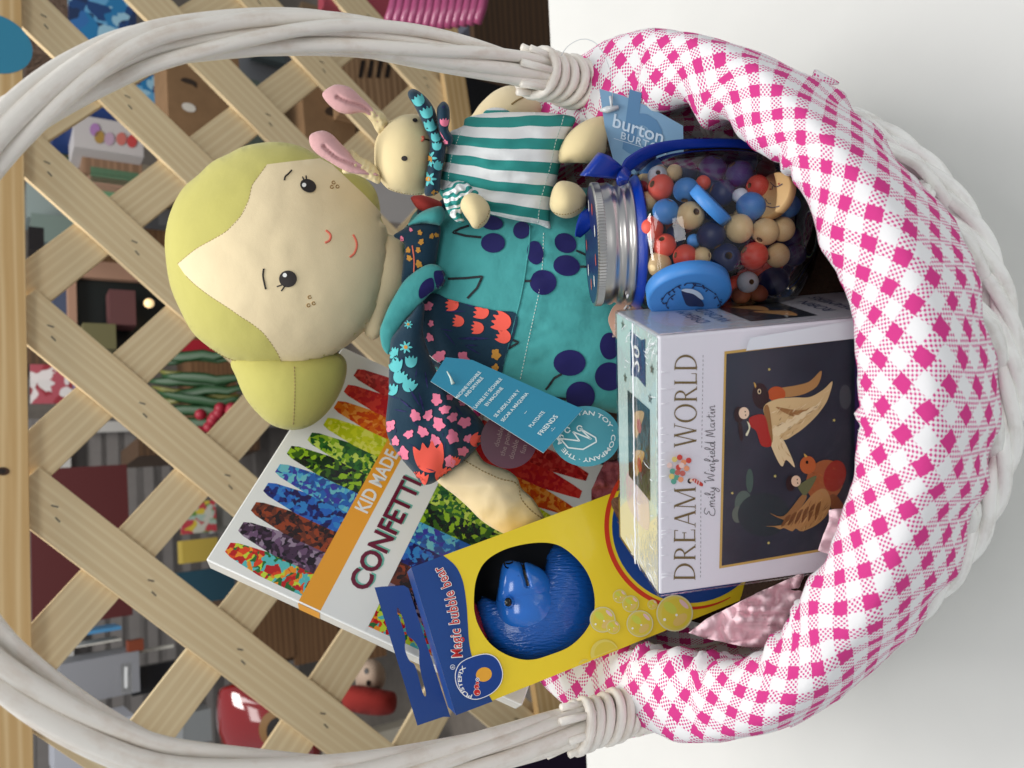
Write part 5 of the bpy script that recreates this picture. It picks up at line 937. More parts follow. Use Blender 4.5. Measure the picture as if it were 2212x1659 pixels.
m = M(); thread(m, smooth_loop(cv(ZC, [(1300, 310), (1295, 460), (1270, 640), (1245, 800), (1215, 950), (1180, 1090), (1120, 1330), (1060, 1548)]), 5, False), tp, .0006, teal); m.link('bib_edge', dress)
# navy flowered bodice between strap and skirt
def flowers(m, items, z, pj, off=.0011):
    for it in items:
        k, x, y, r = it[:4]; ro = it[4] if len(it) > 4 else 0; col = dict(p=(222, 118, 146), c=(232, 88, 72), t=(84, 178, 182), o=(188, 132, 50), n=(26, 26, 82), d=(14, 26, 44))[k[0]]; c = c1(z, x, y); rr = zs(z, r); a0 = R(ro)
        mt = mat('floral_' + k[0], col, .85)
        if k[1] == 'b':      # rough blossom
            t_ = np.linspace(0, 2 * math.pi, 30, endpoint=False); rad = rr * (.84 + .13 * np.cos(5 * t_ + x) + .07 * np.cos(3 * t_ + y)) * (1 + .13 * np.sin(2 * t_ + y)) * (1 + .06 * np.sin(11 * t_)); P = np.stack([c[0] + rad * np.cos(t_), c[1] + rad * np.sin(t_)], 1)
        elif k[1] == 'u':    # tulip cup
            sh = np.array([(-1, -.1), (-.95, -.9), (-.55, -.55), (-.3, -1.05), (0, -.6), (.35, -1.1), (.55, -.5), (1, -.85), (.98, 0), (.75, .65), (.25, 1), (-.3, .98), (-.8, .6)]); P = np.stack([c[0] + rr * (sh[:, 0] * math.cos(a0) - sh[:, 1] * math.sin(a0)), c[1] + rr * (sh[:, 0] * math.sin(a0) + sh[:, 1] * math.cos(a0))], 1); P = smooth_loop(P, 3)
        elif k[1] == 's':    # daisy star
            t_ = np.linspace(0, 2 * math.pi, 40, endpoint=False); rad = rr * (.72 + .3 * np.cos(7 * t_)); P = np.stack([c[0] + rad * np.cos(t_), c[1] + rad * np.sin(t_)], 1)
        else:                # leaf stroke
            P = strip([(c[0] - rr * math.cos(a0), c[1] - rr * math.sin(a0)), (c[0], c[1]), (c[0] + rr * math.cos(a0), c[1] + rr * math.sin(a0))], max(1.6, rr * .22), .8)
        stamp(m, [P], mt, pj, off + random.uniform(0, .00012), 6)
        if k[1] == 's': stamp(m, [ell(c, rr * .3)], mat('floral_o', (188, 132, 50), .85), pj, off + .0003, 5)
m = M(); stamp(m, [np.array(smooth_loop(cv(Z6, [(340, 150), (410, 100), (480, 84), (560, 118), (700, 156), (830, 185), (958, 206), (945, 330), (905, 430), (872, 560), (880, 640), (700, 660), (430, 620), (380, 400)]), 4))], navy, tp, .0008, 9); np_ = on_bvh(m.bvh(), .5)
flowers(m, [('cu', 575, 150, 38, -90), ('cu', 748, 192, 44, -75), ('cu', 612, 248, 33, -80), ('cu', 726, 288, 36, -85), ('cu', 868, 250, 56, -70), ('cu', 880, 338, 42, -60), ('ob', 835, 445, 34), ('ob', 830, 525, 26), ('pb', 435, 160, 30), ('pb', 450, 262, 20), ('pb', 443, 345, 26), ('pb', 500, 455, 40), ('pb', 640, 470, 44), ('pb', 560, 480, 20), ('nl', 590, 190, 60, 0), ('nl', 700, 350, 90, 0), ('nl', 690, 390, 40, 0), ('nl', 560, 350, 50, 50), ('nl', 400, 215, 40, 80), ('nl', 700, 420, 50, 30), ('nl', 540, 300, 40, 10), ('nl', 680, 155, 40, 20)], Z6, np_, .0004)
m.link('bodice', doll)
# collar and back part of blouse
m = M(); pillow(m, cv(ZC, [(110, 400), (170, 350), (300, 280), (460, 270), (520, 320), (500, 500), (470, 660), (420, 690), (300, 760), (185, 830), (190, 640), (205, 470)]), lambda p, q: .512, .010, .02, navy, 40); cp = on_bvh(m.bvh(), .5)
flowers(m, [('ob', 240, 520, 26), ('ob', 325, 520, 26), ('ob', 340, 370, 24), ('ob', 350, 450, 28), ('ob', 330, 640, 34), ('ob', 440, 400, 24), ('ob', 250, 590, 28), ('pb', 262, 345, 18), ('pb', 185, 420, 22), ('ob', 480, 390, 22), ('dl', 280, 560, 90, 88)], ZC, cp, .0004); thread(m, smooth_loop(cv(ZC, [(275, 480), (290, 600), (288, 715)]), 5, False), cp, .0005, coral)
m.link('blouse_collar', doll)
m = M(); redc = mat('floral_c2', (176, 56, 50), .85); pillow(m, cv(ZC, [(262, 60), (330, 36), (430, 60), (540, 110), (545, 150), (420, 190), (330, 170), (280, 110)]), lambda p, q: .53, .012, .01, redc, 24); pillow(m, cv(ZC, [(320, 160), (450, 140), (560, 60), (600, 130), (520, 220), (380, 260), (325, 230)]), lambda p, q: .535, .012, .01, navy, 24); m.link('far_sleeve', doll)
# dress straps
m = M(); pillow(m, cv(ZC, [(-10, 1230), (20, 1130), (70, 1010), (130, 900), (200, 790), (290, 710), (380, 655), (450, 640), (520, 670), (560, 760), (520, 850), (470, 865), (400, 930), (300, 1040), (190, 1160), (120, 1290), (85, 1400), (60, 1430), (10, 1360)]), lambda p, q: .503, .006, .010, teal, 60, wr=lambda p, q: .0012 * noise.noise((p / 50, q / 22, 6))); sp_ = on_bvh(m.bvh(), .49)
spj = on_bvh(m.bvh(), .49); stamp(m, [smooth_loop(cv(ZC, [(462, 712), (520, 700), (585, 715), (618, 770), (600, 820), (560, 850), (500, 855), (470, 800)]), 4)], chm, spj, .0006, 6); stamp(m, [smooth_loop(cv(ZC, [(450, 768), (460, 850), (420, 890), (345, 940), (328, 890), (350, 820), (400, 775)]), 4)], chm, spj, .0008, 6)
m.link('strap', dress)
m = M(); pillow(m, cv(ZC, [(200, 330), (260, 270), (340, 195), (440, 150), (530, 140), (560, 220), (520, 300), (480, 300), (380, 288), (300, 296), (230, 312)]), lambda p, q: .508, .010, .01, teal, 30); m.link('strap', dress)
# near sleeve
m = M(); slv = cv(Z6, [(205, 420), (212, 350), (260, 285), (330, 200), (372, 140), (410, 150), (400, 300), (430, 420), (470, 520), (520, 600), (640, 720), (740, 830), (772, 890), (760, 950), (720, 1000), (660, 1060), (600, 1110), (530, 1160), (470, 1205), (420, 1220), (385, 1205), (345, 1150), (280, 1075), (215, 985), (186, 910), (180, 830), (195, 690), (198, 550)])
pillow(m, slv, lambda p, q: .496 - (q - 900) * .00003, .026, .02, navy, 74, wr=lambda p, q: .003 * noise.noise((p / 45, q / 45, 2)) + .0035 * math.exp(-((p - 985 - (q - 1000) * .15) / 18) ** 2)); svp = on_bvh(m.bvh(), .48)
flowers(m, [('tu', 230, 430, 26, 0), ('ts', 300, 405, 38), ('ts', 315, 270, 26), ('tu', 330, 490, 34, 0), ('tu', 240, 510, 40, 0), ('tu', 265, 580, 38, 20), ('tu', 320, 630, 40, 30), ('tu', 220, 655, 34, 0), ('tu', 215, 450, 20, 0), ('pb', 205, 870, 38), ('pb', 240, 960, 28), ('pb', 318, 920, 30), ('pb', 355, 810, 36), ('pb', 400, 905, 36), ('pb', 432, 808, 34), ('pb', 482, 715, 38), ('pb', 530, 775, 32), ('pb', 495, 860, 42), ('pb', 475, 955, 36), ('pb', 575, 820, 32), ('pb', 575, 935, 42), ('pb', 285, 1035, 42), ('pb', 645, 850, 40), ('pb', 560, 700, 24), ('pb', 630, 735, 22), ('pb', 635, 1020, 34), ('pb', 560, 1080, 38), ('pb', 665, 945, 28), ('cu', 440, 1055, 88, -10), ('cu', 520, 1160, 50, 40), ('cu', 385, 1185, 44, 10), ('cu', 590, 1075, 26, 20), ('cu', 715, 955, 38, 60),
 ('nl', 350, 700, 60, 60), ('nl', 390, 730, 60, 75), ('nl', 300, 740, 50, 40), ('nl', 270, 780, 40, 10), ('nl', 420, 600, 50, 80), ('nl', 530, 990, 30, 90), ('nl', 610, 780, 40, 50), ('nl', 230, 700, 30, 20), ('nl', 450, 1130, 30, 20), ('nl', 240, 900, 22, 100), ('nl', 360, 860, 26, 50), ('nl', 440, 880, 24, 20), ('nl', 520, 920, 22, 90), ('nl', 610, 890, 26, 60), ('nl', 340, 990, 26, 30), ('nl', 690, 820, 30, 50), ('nb', 275, 475, 8), ('nl', 360, 560, 30, 100)], Z6, svp, .0004)
m.link('sleeve', doll)
m = M(); arm = cv(Z6, [(480, 1180), (560, 1100), (640, 1040), (700, 1000), (760, 1078), (830, 1110), (905, 1135), (960, 1180), (985, 1240), (1050, 1300), (1095, 1370), (1125, 1440), (1060, 1500), (960, 1520), (890, 1512), (820, 1480), (740, 1425), (660, 1345), (580, 1275), (520, 1230)])
pillow(m, arm, lambda p, q: .507 + (q - 1050) * .00010 * (q > 1050) + .00004 * max(0, p - 1080), .020, .014, skin, 60, wr=lambda p, q: .0016 * noise.noise((p / 30, q / 30, 2))); ap = on_bvh(m.bvh(), .49); hand = m.link('arm', doll)
m = M(); stitches(m, smooth_loop(cv(Z6, [(640, 1072), (700, 1108), (770, 1146), (860, 1186), (935, 1202), (968, 1235), (982, 1300), (1040, 1370), (1105, 1418)]), 5, False), ap, .0004, brt, 5, 2.5); m.link('seam', hand)
m = M(); pillow(m, cv(Z7, [(1100, 300), (1130, 250), (1180, 180), (1270, 100), (1370, 62), (1450, 85), (1560, 145), (1620, 230), (1560, 300), (1300, 320)]), lambda p, q: .53, .018, .02, skin, 34); oa = on_bvh(m.bvh(), .53); fa = m.link('far_arm', doll)
m = M(); thread(m, smooth_loop(cv(Z7, [(1385, 190), (1420, 165), (1470, 140), (1510, 118)]), 4, False), oa, .0006, brt); m.link('seam', fa)

# ---- the doll's paper tags
tgb = mat('tag_blue', (40, 128, 158), .35, .5, coat=.2); tgt = mat('tag_teal', (46, 140, 156), .4); tgm = mat('tag_maroon', (72, 18, 44), .4); twh = mat('tag_print', (214, 226, 226), .5)
tagd = lambda x, y, base: base
A_, B_, C_ = c1(Z6, 445, 605), c1(Z6, 1115, 1030), c1(Z6, 1350, 771)
TG = plane_px((*A_, .470), (*B_, .444), (*C_, .456)); dt = thing('hang_tag', 'blue washing instruction tag pinned to the doll sleeve', 'tag', loc=TG.hit(*B_)); m = M(); slab(m, cv(Z6, [(445, 605), (535, 462), (695, 479), (1350, 771), (1115, 1030)]), TG, .0005, tgb, mat('tag_edge', (200, 214, 216), .6)); m.link('card', dt); m = M()
rv = np.array([235, -262.]); rv /= np.linalg.norm(rv); uv_ = -np.array([655, 292.]); uv_ /= np.linalg.norm(uv_)
def tgx(s, x0, y0, L, h, bold=.0, mt=twh):
    v, f = glyphs(s, bold, 1); k = zs(Z6, L) / v[:, 0].max(); o = np.array(c1(Z6, x0, y0)); m.add([TG.fix(*(o + rv * a_ * k + uv_ * b_ * zs(Z6, h)), .0003) for a_, b_ in v], f, mt, smooth=False)
for s, x0, y0, x1, y1, h in (('MACHINE WASHABLE', 606, 712, 730, 540, 30), ('AND DRYABLE', 660, 700, 752, 580, 30), ('LAVABLE ET SÉCHABLE', 716, 768, 862, 585, 30), ('EN MACHINE', 782, 756, 876, 645, 30), ('SE PUEDE LAVAR Y', 836, 822, 972, 658, 30), ('SECAR A MÁQUINA', 878, 848, 1028, 678, 30), ('—', 1010, 802, 1024, 786, 30), ('PLAYDATE', 1044, 882, 1128, 792, 30), ('FRIENDS', 1102, 930, 1208, 818, 40), ('.:.', 1165, 905, 1185, 880, 30)):
    tgx(s, x0, y0, math.hypot(x1 - x0, y1 - y0), h, .012)
m.link('print', dt); m = M(); tube(m, [TG.fix(*c1(Z6, 580, 625), .001), TG.fix(*c1(Z6, 566, 590), .0016), TG.fix(*c1(Z6, 545, 552), .001)], [.0012, .0006, .0004], wth, 6); tube(m, [TG.fix(*c1(Z6, 505, 505), .001), un(*c1(Z6, 470, 480), .468), un(*c1(Z6, 440, 452), .474)], .00025, mat('nylon', (190, 190, 186), .3), 5); m.link('fastener', dt)
RG = plane_px((*c1(Z6, 1370, 750), .478), (*c1(Z6, 1370, 1110), .472), (*c1(Z6, 1560, 930), .474)); rt = thing('round_tag', 'round teal hang tag with a crown drawing and circular lettering', 'tag', loc=RG.hit(*c1(Z6, 1370, 1100))); m = M(); ce = c1(Z6, 1368, 932); slab(m, ell(ce, zs(Z6, 205), zs(Z6, 180), 0, 48), RG, .0005, tgt); m.link('card', rt); m = M()
t_ = np.linspace(math.radians(185), math.radians(-170), 90); pth = np.stack([ce[0] + zs(Z6, 158) * np.cos(-t_ * 1 + math.pi) * 1, ce[1] + zs(Z6, 138) * np.sin(t_ - math.pi) * -1], 1)
ang = np.radians(np.linspace(-200, 160, 90)); pth = np.stack([ce[0] + zs(Z6, 150) * np.cos(ang), ce[1] + zs(Z6, 128) * np.sin(ang)], 1); LL = np.linalg.norm(np.diff(pth, axis=0), axis=1).sum(); text_path(m, 'MANHATTAN TOY · COMPANY · THE ', twh, RG.fix, pth, zs(Z6, 36), .0004, .015, fit=LL * .97)
for P in ([(1215, 945), (1262, 1000), (1350, 1010), (1430, 965), (1425, 940), (1330, 885)], [(1215, 945), (1330, 960), (1290, 905), (1400, 950), (1330, 885)]): stamp(m, [strip(resample(cv(Z6, P), 2, False), 3)], twh, RG.fix, .0005, 1e4, grid=False)
for x, y in ((1220, 940), (1258, 895), (1330, 885)): stamp(m, [strip(ell(c1(Z6, x, y), zs(Z6, 15), n=16), 2.6)], twh, RG.fix, .0005, 1e4, grid=False)
m.link('print', rt)
MG = plane_px((*c1(Z6, 900, 800), .486), (*c1(Z6, 900, 1110), .478), (*c1(Z6, 1070, 950), .482)); mt_ = thing('round_tag', 'round dark maroon hang tag half hidden under the blue tag', 'tag', loc=MG.hit(*c1(Z6, 900, 1100))); m = M(); slab(m, ell(c1(Z6, 910, 955), zs(Z6, 168), zs(Z6, 168), 0, 44), MG, .0005, tgm); m.link('card', mt_); m = M(); tgo = mat('tag_maroon_print', (120, 96, 96), .5)
for s, x0, y0 in (('double', 848, 998), ('the points', 884, 1052), ('double', 936, 1072), ('fun', 1004, 1038)): text(m, s, tgo, MG.fix, c1(Z6, x0, y0), (zs(Z6, 44) * .28, -zs(Z6, 44) * .96), (-zs(Z6, 44) * .96, -zs(Z6, 44) * .28), .0004, .005)
m.link('print', mt_)

# ================================================================ TOY RABBIT
rskin = fabric('rabbit_cream_cloth', (218, 200, 154), .2); rpink = fabric('rabbit_ear_pink', (206, 160, 160), .6)
rab = thing('toy_rabbit', 'small cream cloth rabbit in a teal striped dress lying against the doll', 'toy rabbit', loc=un(*c1(Z7, 1600, 600), .5))
m = M(); pillow(m, cv(Z7, [(466, 560), (470, 450), (505, 370), (565, 305), (640, 265), (720, 253), (790, 268), (840, 330), (870, 450), (860, 600), (830, 720), (800, 787), (720, 797), (620, 780), (550, 750), (500, 690), (474, 630)]), lambda p, q: .492, .030, .022, rskin, 50); rp = on_bvh(m.bvh(), .48); rh = m.link('head', rab)
m = M(); stamp(m, [ell(c1(Z7, 738, 300), zs(Z7, 16), zs(Z7, 13))], dbr, rp, .0006, 4); m.link('eye', rh); m = M(); stamp(m, [ell(c1(Z7, 669, 552), zs(Z7, 20), zs(Z7, 17))], dbr, rp, .0006, 4); m.link('eye', rh)
m = M()
for P in ([(782, 404), (796, 418)], [(780, 436), (798, 420)], [(796, 404), (790, 432)]): thread(m, cv(Z7, P), rp, .0006, coral)
thread(m, cv(Z7, [(800, 422), (815, 425), (838, 432)]), rp, .0005, dbr); m.link('nose', rh)
m = M(); stitches(m, smooth_loop(cv(Z7, [(560, 748), (620, 775), (720, 790), (795, 782)]), 5, False), rp, .00025, brt, 4, 3); m.link('seam', rh)
for back, pink, crease, dq in (([(300, 235), (380, 245), (440, 300), (480, 370), (520, 400), (560, 330), (530, 250), (480, 225), (400, 190)], [(118, 130), (138, 92), (200, 57), (260, 60), (315, 82), (372, 135), (430, 190), (490, 260), (542, 338), (530, 350), (480, 308), (430, 262), (380, 244), (300, 254), (230, 242), (165, 195)], [(220, 140), (300, 175), (380, 200), (450, 250), (525, 330)], .482),
                           ([(250, 640), (330, 655), (420, 690), (500, 722), (500, 640), (440, 570), (380, 545), (300, 490)], [(28, 425), (45, 385), (118, 364), (180, 388), (232, 440), (290, 500), (342, 560), (420, 612), (496, 664), (440, 662), (330, 652), (250, 624), (165, 574), (100, 534), (48, 484)], [(130, 470), (210, 540), (300, 580), (400, 625), (480, 662)], .474)):
    m = M(); pillow(m, cv(Z7, back), lambda p, q: dq + .004, .006, .004, rskin, 30, wr=lambda p, q: .002 * noise.noise((p / 10, q / 10, 1))); cr_ = np.array(smooth_loop(cv(Z7, crease), 5, False))
    pillow(m, cv(Z7, pink), lambda p, q: dq, .0065, .003, rpink, 50, wr=lambda p, q: -.0028 * math.exp(-(np.min(np.hypot(cr_[:, 0] - p, cr_[:, 1] - q)) / 4) ** 2)); m.link('ear', rab)
strm, ts, bs_ = nm('teal_stripe_cotton'); uvn = N(ts, 'ShaderNodeTexCoord'); spx = N(ts, 'ShaderNodeSeparateXYZ'); ts.links.new(uvn.outputs['UV'], spx.inputs[0]); fr2 = N(ts, 'ShaderNodeMath', operation='FRACT'); ts.links.new(spx.outputs[0], fr2.inputs[0])
lt2 = N(ts, 'ShaderNodeMath', operation='LESS_THAN'); lt2.inputs[1].default_value = .47; ts.links.new(fr2.outputs[0], lt2.inputs[0]); mx2 = N(ts, 'ShaderNodeMix', data_type='RGBA'); mx2.inputs[6].default_value = (*lin((226, 228, 228)), 1); mx2.inputs[7].default_value = (*lin((40, 140, 134)), 1); ts.links.new(lt2.outputs[0], mx2.inputs[0]); ts.links.new(mx2.outputs[2], bs_.inputs['Base Color']); bs_.inputs['Roughness'].default_value = .9; bump(ts, bs_, 70, .35, .003, 3)
def suv(p, q):
    x, y = (p * KK - 1200) * 1.7015, (q * KK - 300) * 1.7015; k = (x - 1000) / 650; k = max(-.2, k); yc = 553 + 65 * k + 14 * math.sin((x - 1000) / 180) * max(0, 1 - abs(x - 1250) / 500) + 7 * noise.noise((x / 120, y / 120, 3)); return ((y - yc) / (128 + 32 * k) + .235 + 10, x / 500)
dfold = lambda p, q: .0016 * math.sin(suv(p, q)[0] * 2 * math.pi * 1.1) * max(.15, 1 - ((p * KK - 1200) * 1.7015 - 930) / 500) + .0022 * noise.noise((p / 50, q / 22, 8))
m = M(); pillow(m, cv(Z7, [(1180, 300), (1200, 240), (1250, 212), (1330, 215), (1385, 250), (1400, 300), (1300, 320)]), lambda p, q: .502, .008, .01, strm, 24, uvf=lambda p, q: (q / 14, p / 20)); m.link('far_sleeve', rab)
m = M(); dr_ = cv(Z7, [(968, 380), (1020, 352), (1062, 330), (1075, 285), (1140, 262), (1250, 245), (1400, 240), (1600, 243), (1740, 258), (1815, 282), (1790, 345), (1760, 400), (1738, 470), (1722, 560), (1705, 620), (1690, 690), (1662, 790), (1648, 880), (1642, 960), (1645, 1022), (1560, 992), (1400, 962), (1250, 925), (1150, 905), (1050, 890), (960, 850), (912, 800), (898, 750), (912, 650), (938, 560), (948, 470)])
pillow(m, dr_, lambda p, q: .490, .026, .014, strm, 84, uvf=suv, wr=dfold, ex=.42); rdp = on_bvh(m.bvh(), .47); rdr = m.link('dress', rab)
m = M(); stitches(m, smooth_loop(cv(Z7, [(1735, 268), (1715, 340), (1680, 440), (1655, 560), (1630, 660), (1600, 760), (1575, 860), (1562, 985)]), 5, False), rdp, .0003, wth, 5, 3); stitches(m, smooth_loop(cv(Z7, [(1045, 372), (1020, 440), (990, 520), (970, 620), (960, 720)]), 5, False), rdp, .0003, wth, 4, 3); m.link('stitching', rdr)
m = M(); pillow(m, cv(Z7, [(925, 790), (950, 740), (1010, 700), (1080, 705), (1130, 745), (1190, 790), (1215, 830), (1130, 850), (1080, 880), (1050, 930), (1070, 970), (1040, 985), (985, 950), (945, 880)]), lambda p, q: .474, .014, .012, strm, 44, uvf=lambda p, q: (q / 17 + p / 40 + .6 * noise.noise((p / 14, q / 14, 2)), p / 20), wr=lambda p, q: .004 * noise.noise((p / 9, q / 9, 5))); m.link('sleeve', rab)
def paw(name, pts, d, tf, seam=None):
    m = M(); pillow(m, cv(Z7, pts), lambda p, q: d, tf, tf, rskin, 36); pj = on_bvh(m.bvh(), d); o = m.link(name, rab)
    if seam: m = M(); stitches(m, smooth_loop(cv(Z7, seam), 5, False), pj, .00028, brt, 4, 2.5); m.link('seam', o)
paw('hand', [(1042, 870), (1060, 810), (1100, 783), (1150, 787), (1200, 818), (1236, 870), (1242, 930), (1212, 990), (1172, 1020), (1128, 1016), (1098, 970), (1066, 925)], .462, .014, [(1236, 900), (1212, 960), (1180, 985), (1160, 1012)])
paw('foot', [(1700, 520), (1730, 440), (1780, 370), (1860, 308), (1950, 273), (2012, 272), (2052, 308), (2060, 370), (2032, 450), (2020, 510), (1962, 562), (1880, 582), (1780, 580), (1710, 580)], .476, .019, [(2054, 360), (2030, 440), (2018, 505)])
paw('foot', [(1640, 860), (1660, 760), (1700, 708), (1762, 703), (1830, 728), (1882, 790), (1887, 850), (1850, 912), (1790, 948), (1722, 948), (1665, 915)], .462, .019, [(1668, 912), (1720, 925), (1790, 915), (1850, 880)])
m = M(); bnd = cv(Z7, [(692, 105), (725, 84), (775, 108), (838, 170), (878, 245), (885, 330), (920, 420), (945, 480), (930, 560), (912, 680), (905, 770), (850, 802), (803, 792), (810, 700), (826, 560), (838, 440), (800, 340), (770, 270), (728, 190), (697, 145)])
pillow(m, bnd, lambda p, q: .474, .012, .010, navy, 60, wr=lambda p, q: .0012 * noise.noise((p / 18, q / 18, 2))); bdp = on_bvh(m.bvh(), .46)
flowers(m, [('tu', 765, 165, 36, -30), ('tu', 818, 245, 38, -20), ('tu', 845, 330, 40, -10), ('tu', 880, 410, 30, 0), ('tu', 885, 470, 28, 0), ('ts', 835, 550, 52), ('ts', 832, 690, 50), ('tu', 895, 600, 30, 40), ('ob', 870, 780, 22), ('nl', 800, 200, 26, 40)], Z7, bdp, .0004); m.link('bandana', rab)
m = M(); pillow(m, cv(Z7, [(884, 265), (890, 205), (930, 168), (966, 205), (972, 290), (962, 355), (990, 400), (990, 440), (955, 475), (915, 420), (892, 335)]), lambda p, q: .468, .008, .008, navy, 30); kp = on_bvh(m.bvh(), .46); flowers(m, [('pu', 935, 310, 26, 0), ('pl', 925, 400, 30, 60), ('pb', 945, 440, 16), ('nb', 930, 210, 10)], Z7, kp, .0004); m.link('bandana_knot', rab)

# ================================================================ BEAD JAR
JD = .445; ax0 = un(1354, 526, JD); ax1 = un(1739, 506, JD); jax = (ax1 - ax0); JL = np.linalg.norm(jax); jax /= JL; ju = np.cross(jax, FW); ju /= np.linalg.norm(ju); jv = np.cross(jax, ju)
def lathe(m, prof, mt, n=72, o=None, uvs=None):
    o = ax0 if o is None else o; V = [o + jax * t + r * (ju * math.cos(2 * math.pi * k / n) + jv * math.sin(2 * math.pi * k / n)) for r, t in prof for k in range(n)]
    m.add(V, [(i * n + k, i * n + (k + 1) % n, (i + 1) * n + (k + 1) % n, (i + 1) * n + k) for i in range(len(prof) - 1) for k in range(n)], mt)
jar = thing('bead_jar', 'clear plastic jar with a ridged silver lid full of wooden beads', 'jar', loc=ax1)
pr = smooth_loop([(.031, -.004), (.0325, .001), (.037, .004), (.043, .010), (.0475, .020), (.0495, .035), (.0495, .055), (.047, .073), (.041, .089), (.031, .099), (.018, .1035), (.001, .104)], 6, False)
clr = clear_plastic('clear_jar_plastic', .015, (.985, .985, .99), 1.5, k=1.15); m = M(); lathe(m, pr, clr, 96); jb = m.link('body', jar)
alu = mat('lid_aluminium', (204, 200, 196), .3, .5, 1); m = M()
lp = [(.030, .0006), (.0352, .0006), (.0356, -.0005), (.0352, -.0022), (.0338, -.0034), (.0350, -.0048), (.0352, -.0062), (.0336, -.0078), (.0334, -.0092), (.0345, -.0105), (.0348, -.0118), (.0346, -.0135), (.0346, -.0160)]
lathe(m, lp, alu, 96)
n = 240; V = []
for t in (-.0160, -.0164, -.0194, -.0200, -.0207): 
    for k in range(n):
        r = .0346 + (.0006 if k % 2 else 0) * (t not in (-.0160, -.0207)) - (.0012 if t == -.0207 else 0); a_ = 2 * math.pi * k / n; V.append(ax0 + jax * t + r * (ju * math.cos(a_) + jv * math.sin(a_)))
m.add(V, [(i * n + k, i * n + (k + 1) % n, (i + 1) * n + (k + 1) % n, (i + 1) * n + k) for i in range(4) for k in range(n)], alu, smooth=False); lid = m.link('lid', jar)
m = M(); k_ = 64; ring = [ax0 - jax * .0206 + .0334 * (ju * math.cos(2 * math.pi * k / k_) + jv * math.sin(2 * math.pi * k / k_)) for k in range(k_)]; m.add(ring, [tuple(range(k_))], mat('lid_label_navy', (26, 38, 84), .35), smooth=False)
for k in range(9):
    a_ = k * .7; c = ax0 - jax * .0209 + .023 * (ju * math.cos(a_) + jv * math.sin(a_)); m.add([c + .0035 * ((ju * math.cos(t) + jv * math.sin(t) * .5)) for t in np.linspace(0, 2 * math.pi, 12, endpoint=False)], [tuple(range(12))], (wht, mat('lid_label_coral', (214, 90, 70), .4))[k % 2], smooth=False)
m.link('lid_label', lid)
# beads
BC = dict(coral=(222, 84, 66), blue=(70, 136, 206), navy=(22, 36, 86), natural=(226, 198, 148), white=(206, 214, 226), salmon=(196, 116, 86), violet=(92, 80, 150))
_bm = {}
def bead_mesh(col):
    if col in _bm: return _bm[col]
    n, k = 28, 16; h0 = .27; V = []
    for j in range(k + 1):
        a_ = math.asin(h0) + (math.pi - 2 * math.asin(h0)) * j / k
        for i in range(n): V.append((math.sin(a_) * math.cos(2 * math.pi * i / n), math.sin(a_) * math.sin(2 * math.pi * i / n), math.cos(a_) * .94))
    nn = len(V)
    for z in (.86, -.86):
        for i in range(n): V.append((h0 * .86 * math.cos(2 * math.pi * i / n), h0 * .86 * math.sin(2 * math.pi * i / n), z))
    F = [(j * n + i, (j + 1) * n + i, (j + 1) * n + (i + 1) % n, j * n + (i + 1) % n) for j in range(k) for i in range(n)]
    F += [(i, (i + 1) % n, nn + (i + 1) % n, nn + i) for i in range(n)]; F += [(nn + i, nn + (i + 1) % n, nn + n + (i + 1) % n, nn + n + i) for i in range(n)]; F += [(nn + n + i, nn + n + (i + 1) % n, k * n + (i + 1) % n, k * n + i) for i in range(n)]
    me = bpy.data.meshes.new('wooden_bead'); me.from_pydata(V, [], F); me.materials.append(mat('bead_' + col, BC[col], .42, .45, bs=(70, .12, .002, 4), vary=.06)); me.materials.append(mat('bead_hole_wood', (120, 86, 50), .8))
    for p in me.polygons: p.use_smooth = True; p.material_index = 1 if p.index >= k * n + n else 0
    _bm[col] = me; return me
def bead(x, y, r, col, label, hole=None, group='wooden beads in the jar', depth=None):
    p, q = c1(ZJ, x, y); d = JD
    for _ in range(4):
        rr = zs(ZJ, r) * d / FPX; P = un(p, q, d); t = (P - ax0) @ jax; Rj = float(np.interp(t, pr[:, 1], pr[:, 0])) - .0012; lat = (P - ax0) @ ju; d = JD - math.sqrt(max((Rj - rr) ** 2 - lat ** 2, 0)) * (1 if depth is None else depth)
        if t > .07 and depth is None: d += .003
    P = un(p, q, d); o = bpy.data.objects.new('wooden_bead', bead_mesh(col)); COL.objects.link(o); o.location = P; o.scale = (rr,) * 3
    hd_ = hole if hole else (random.uniform(-1, 1), random.uniform(-1, 1), 0)
    dirw = -UP * hd_[0] + RT * -hd_[1] + -FW * (hd_[2] if len(hd_) > 2 else 1)      # hole direction: picture x, picture y, toward viewer
    o.rotation_euler = Vector(dirw).to_track_quat('Z', 'Y').to_euler(); tag(o, label, 'bead', group); return o
random.seed(3)
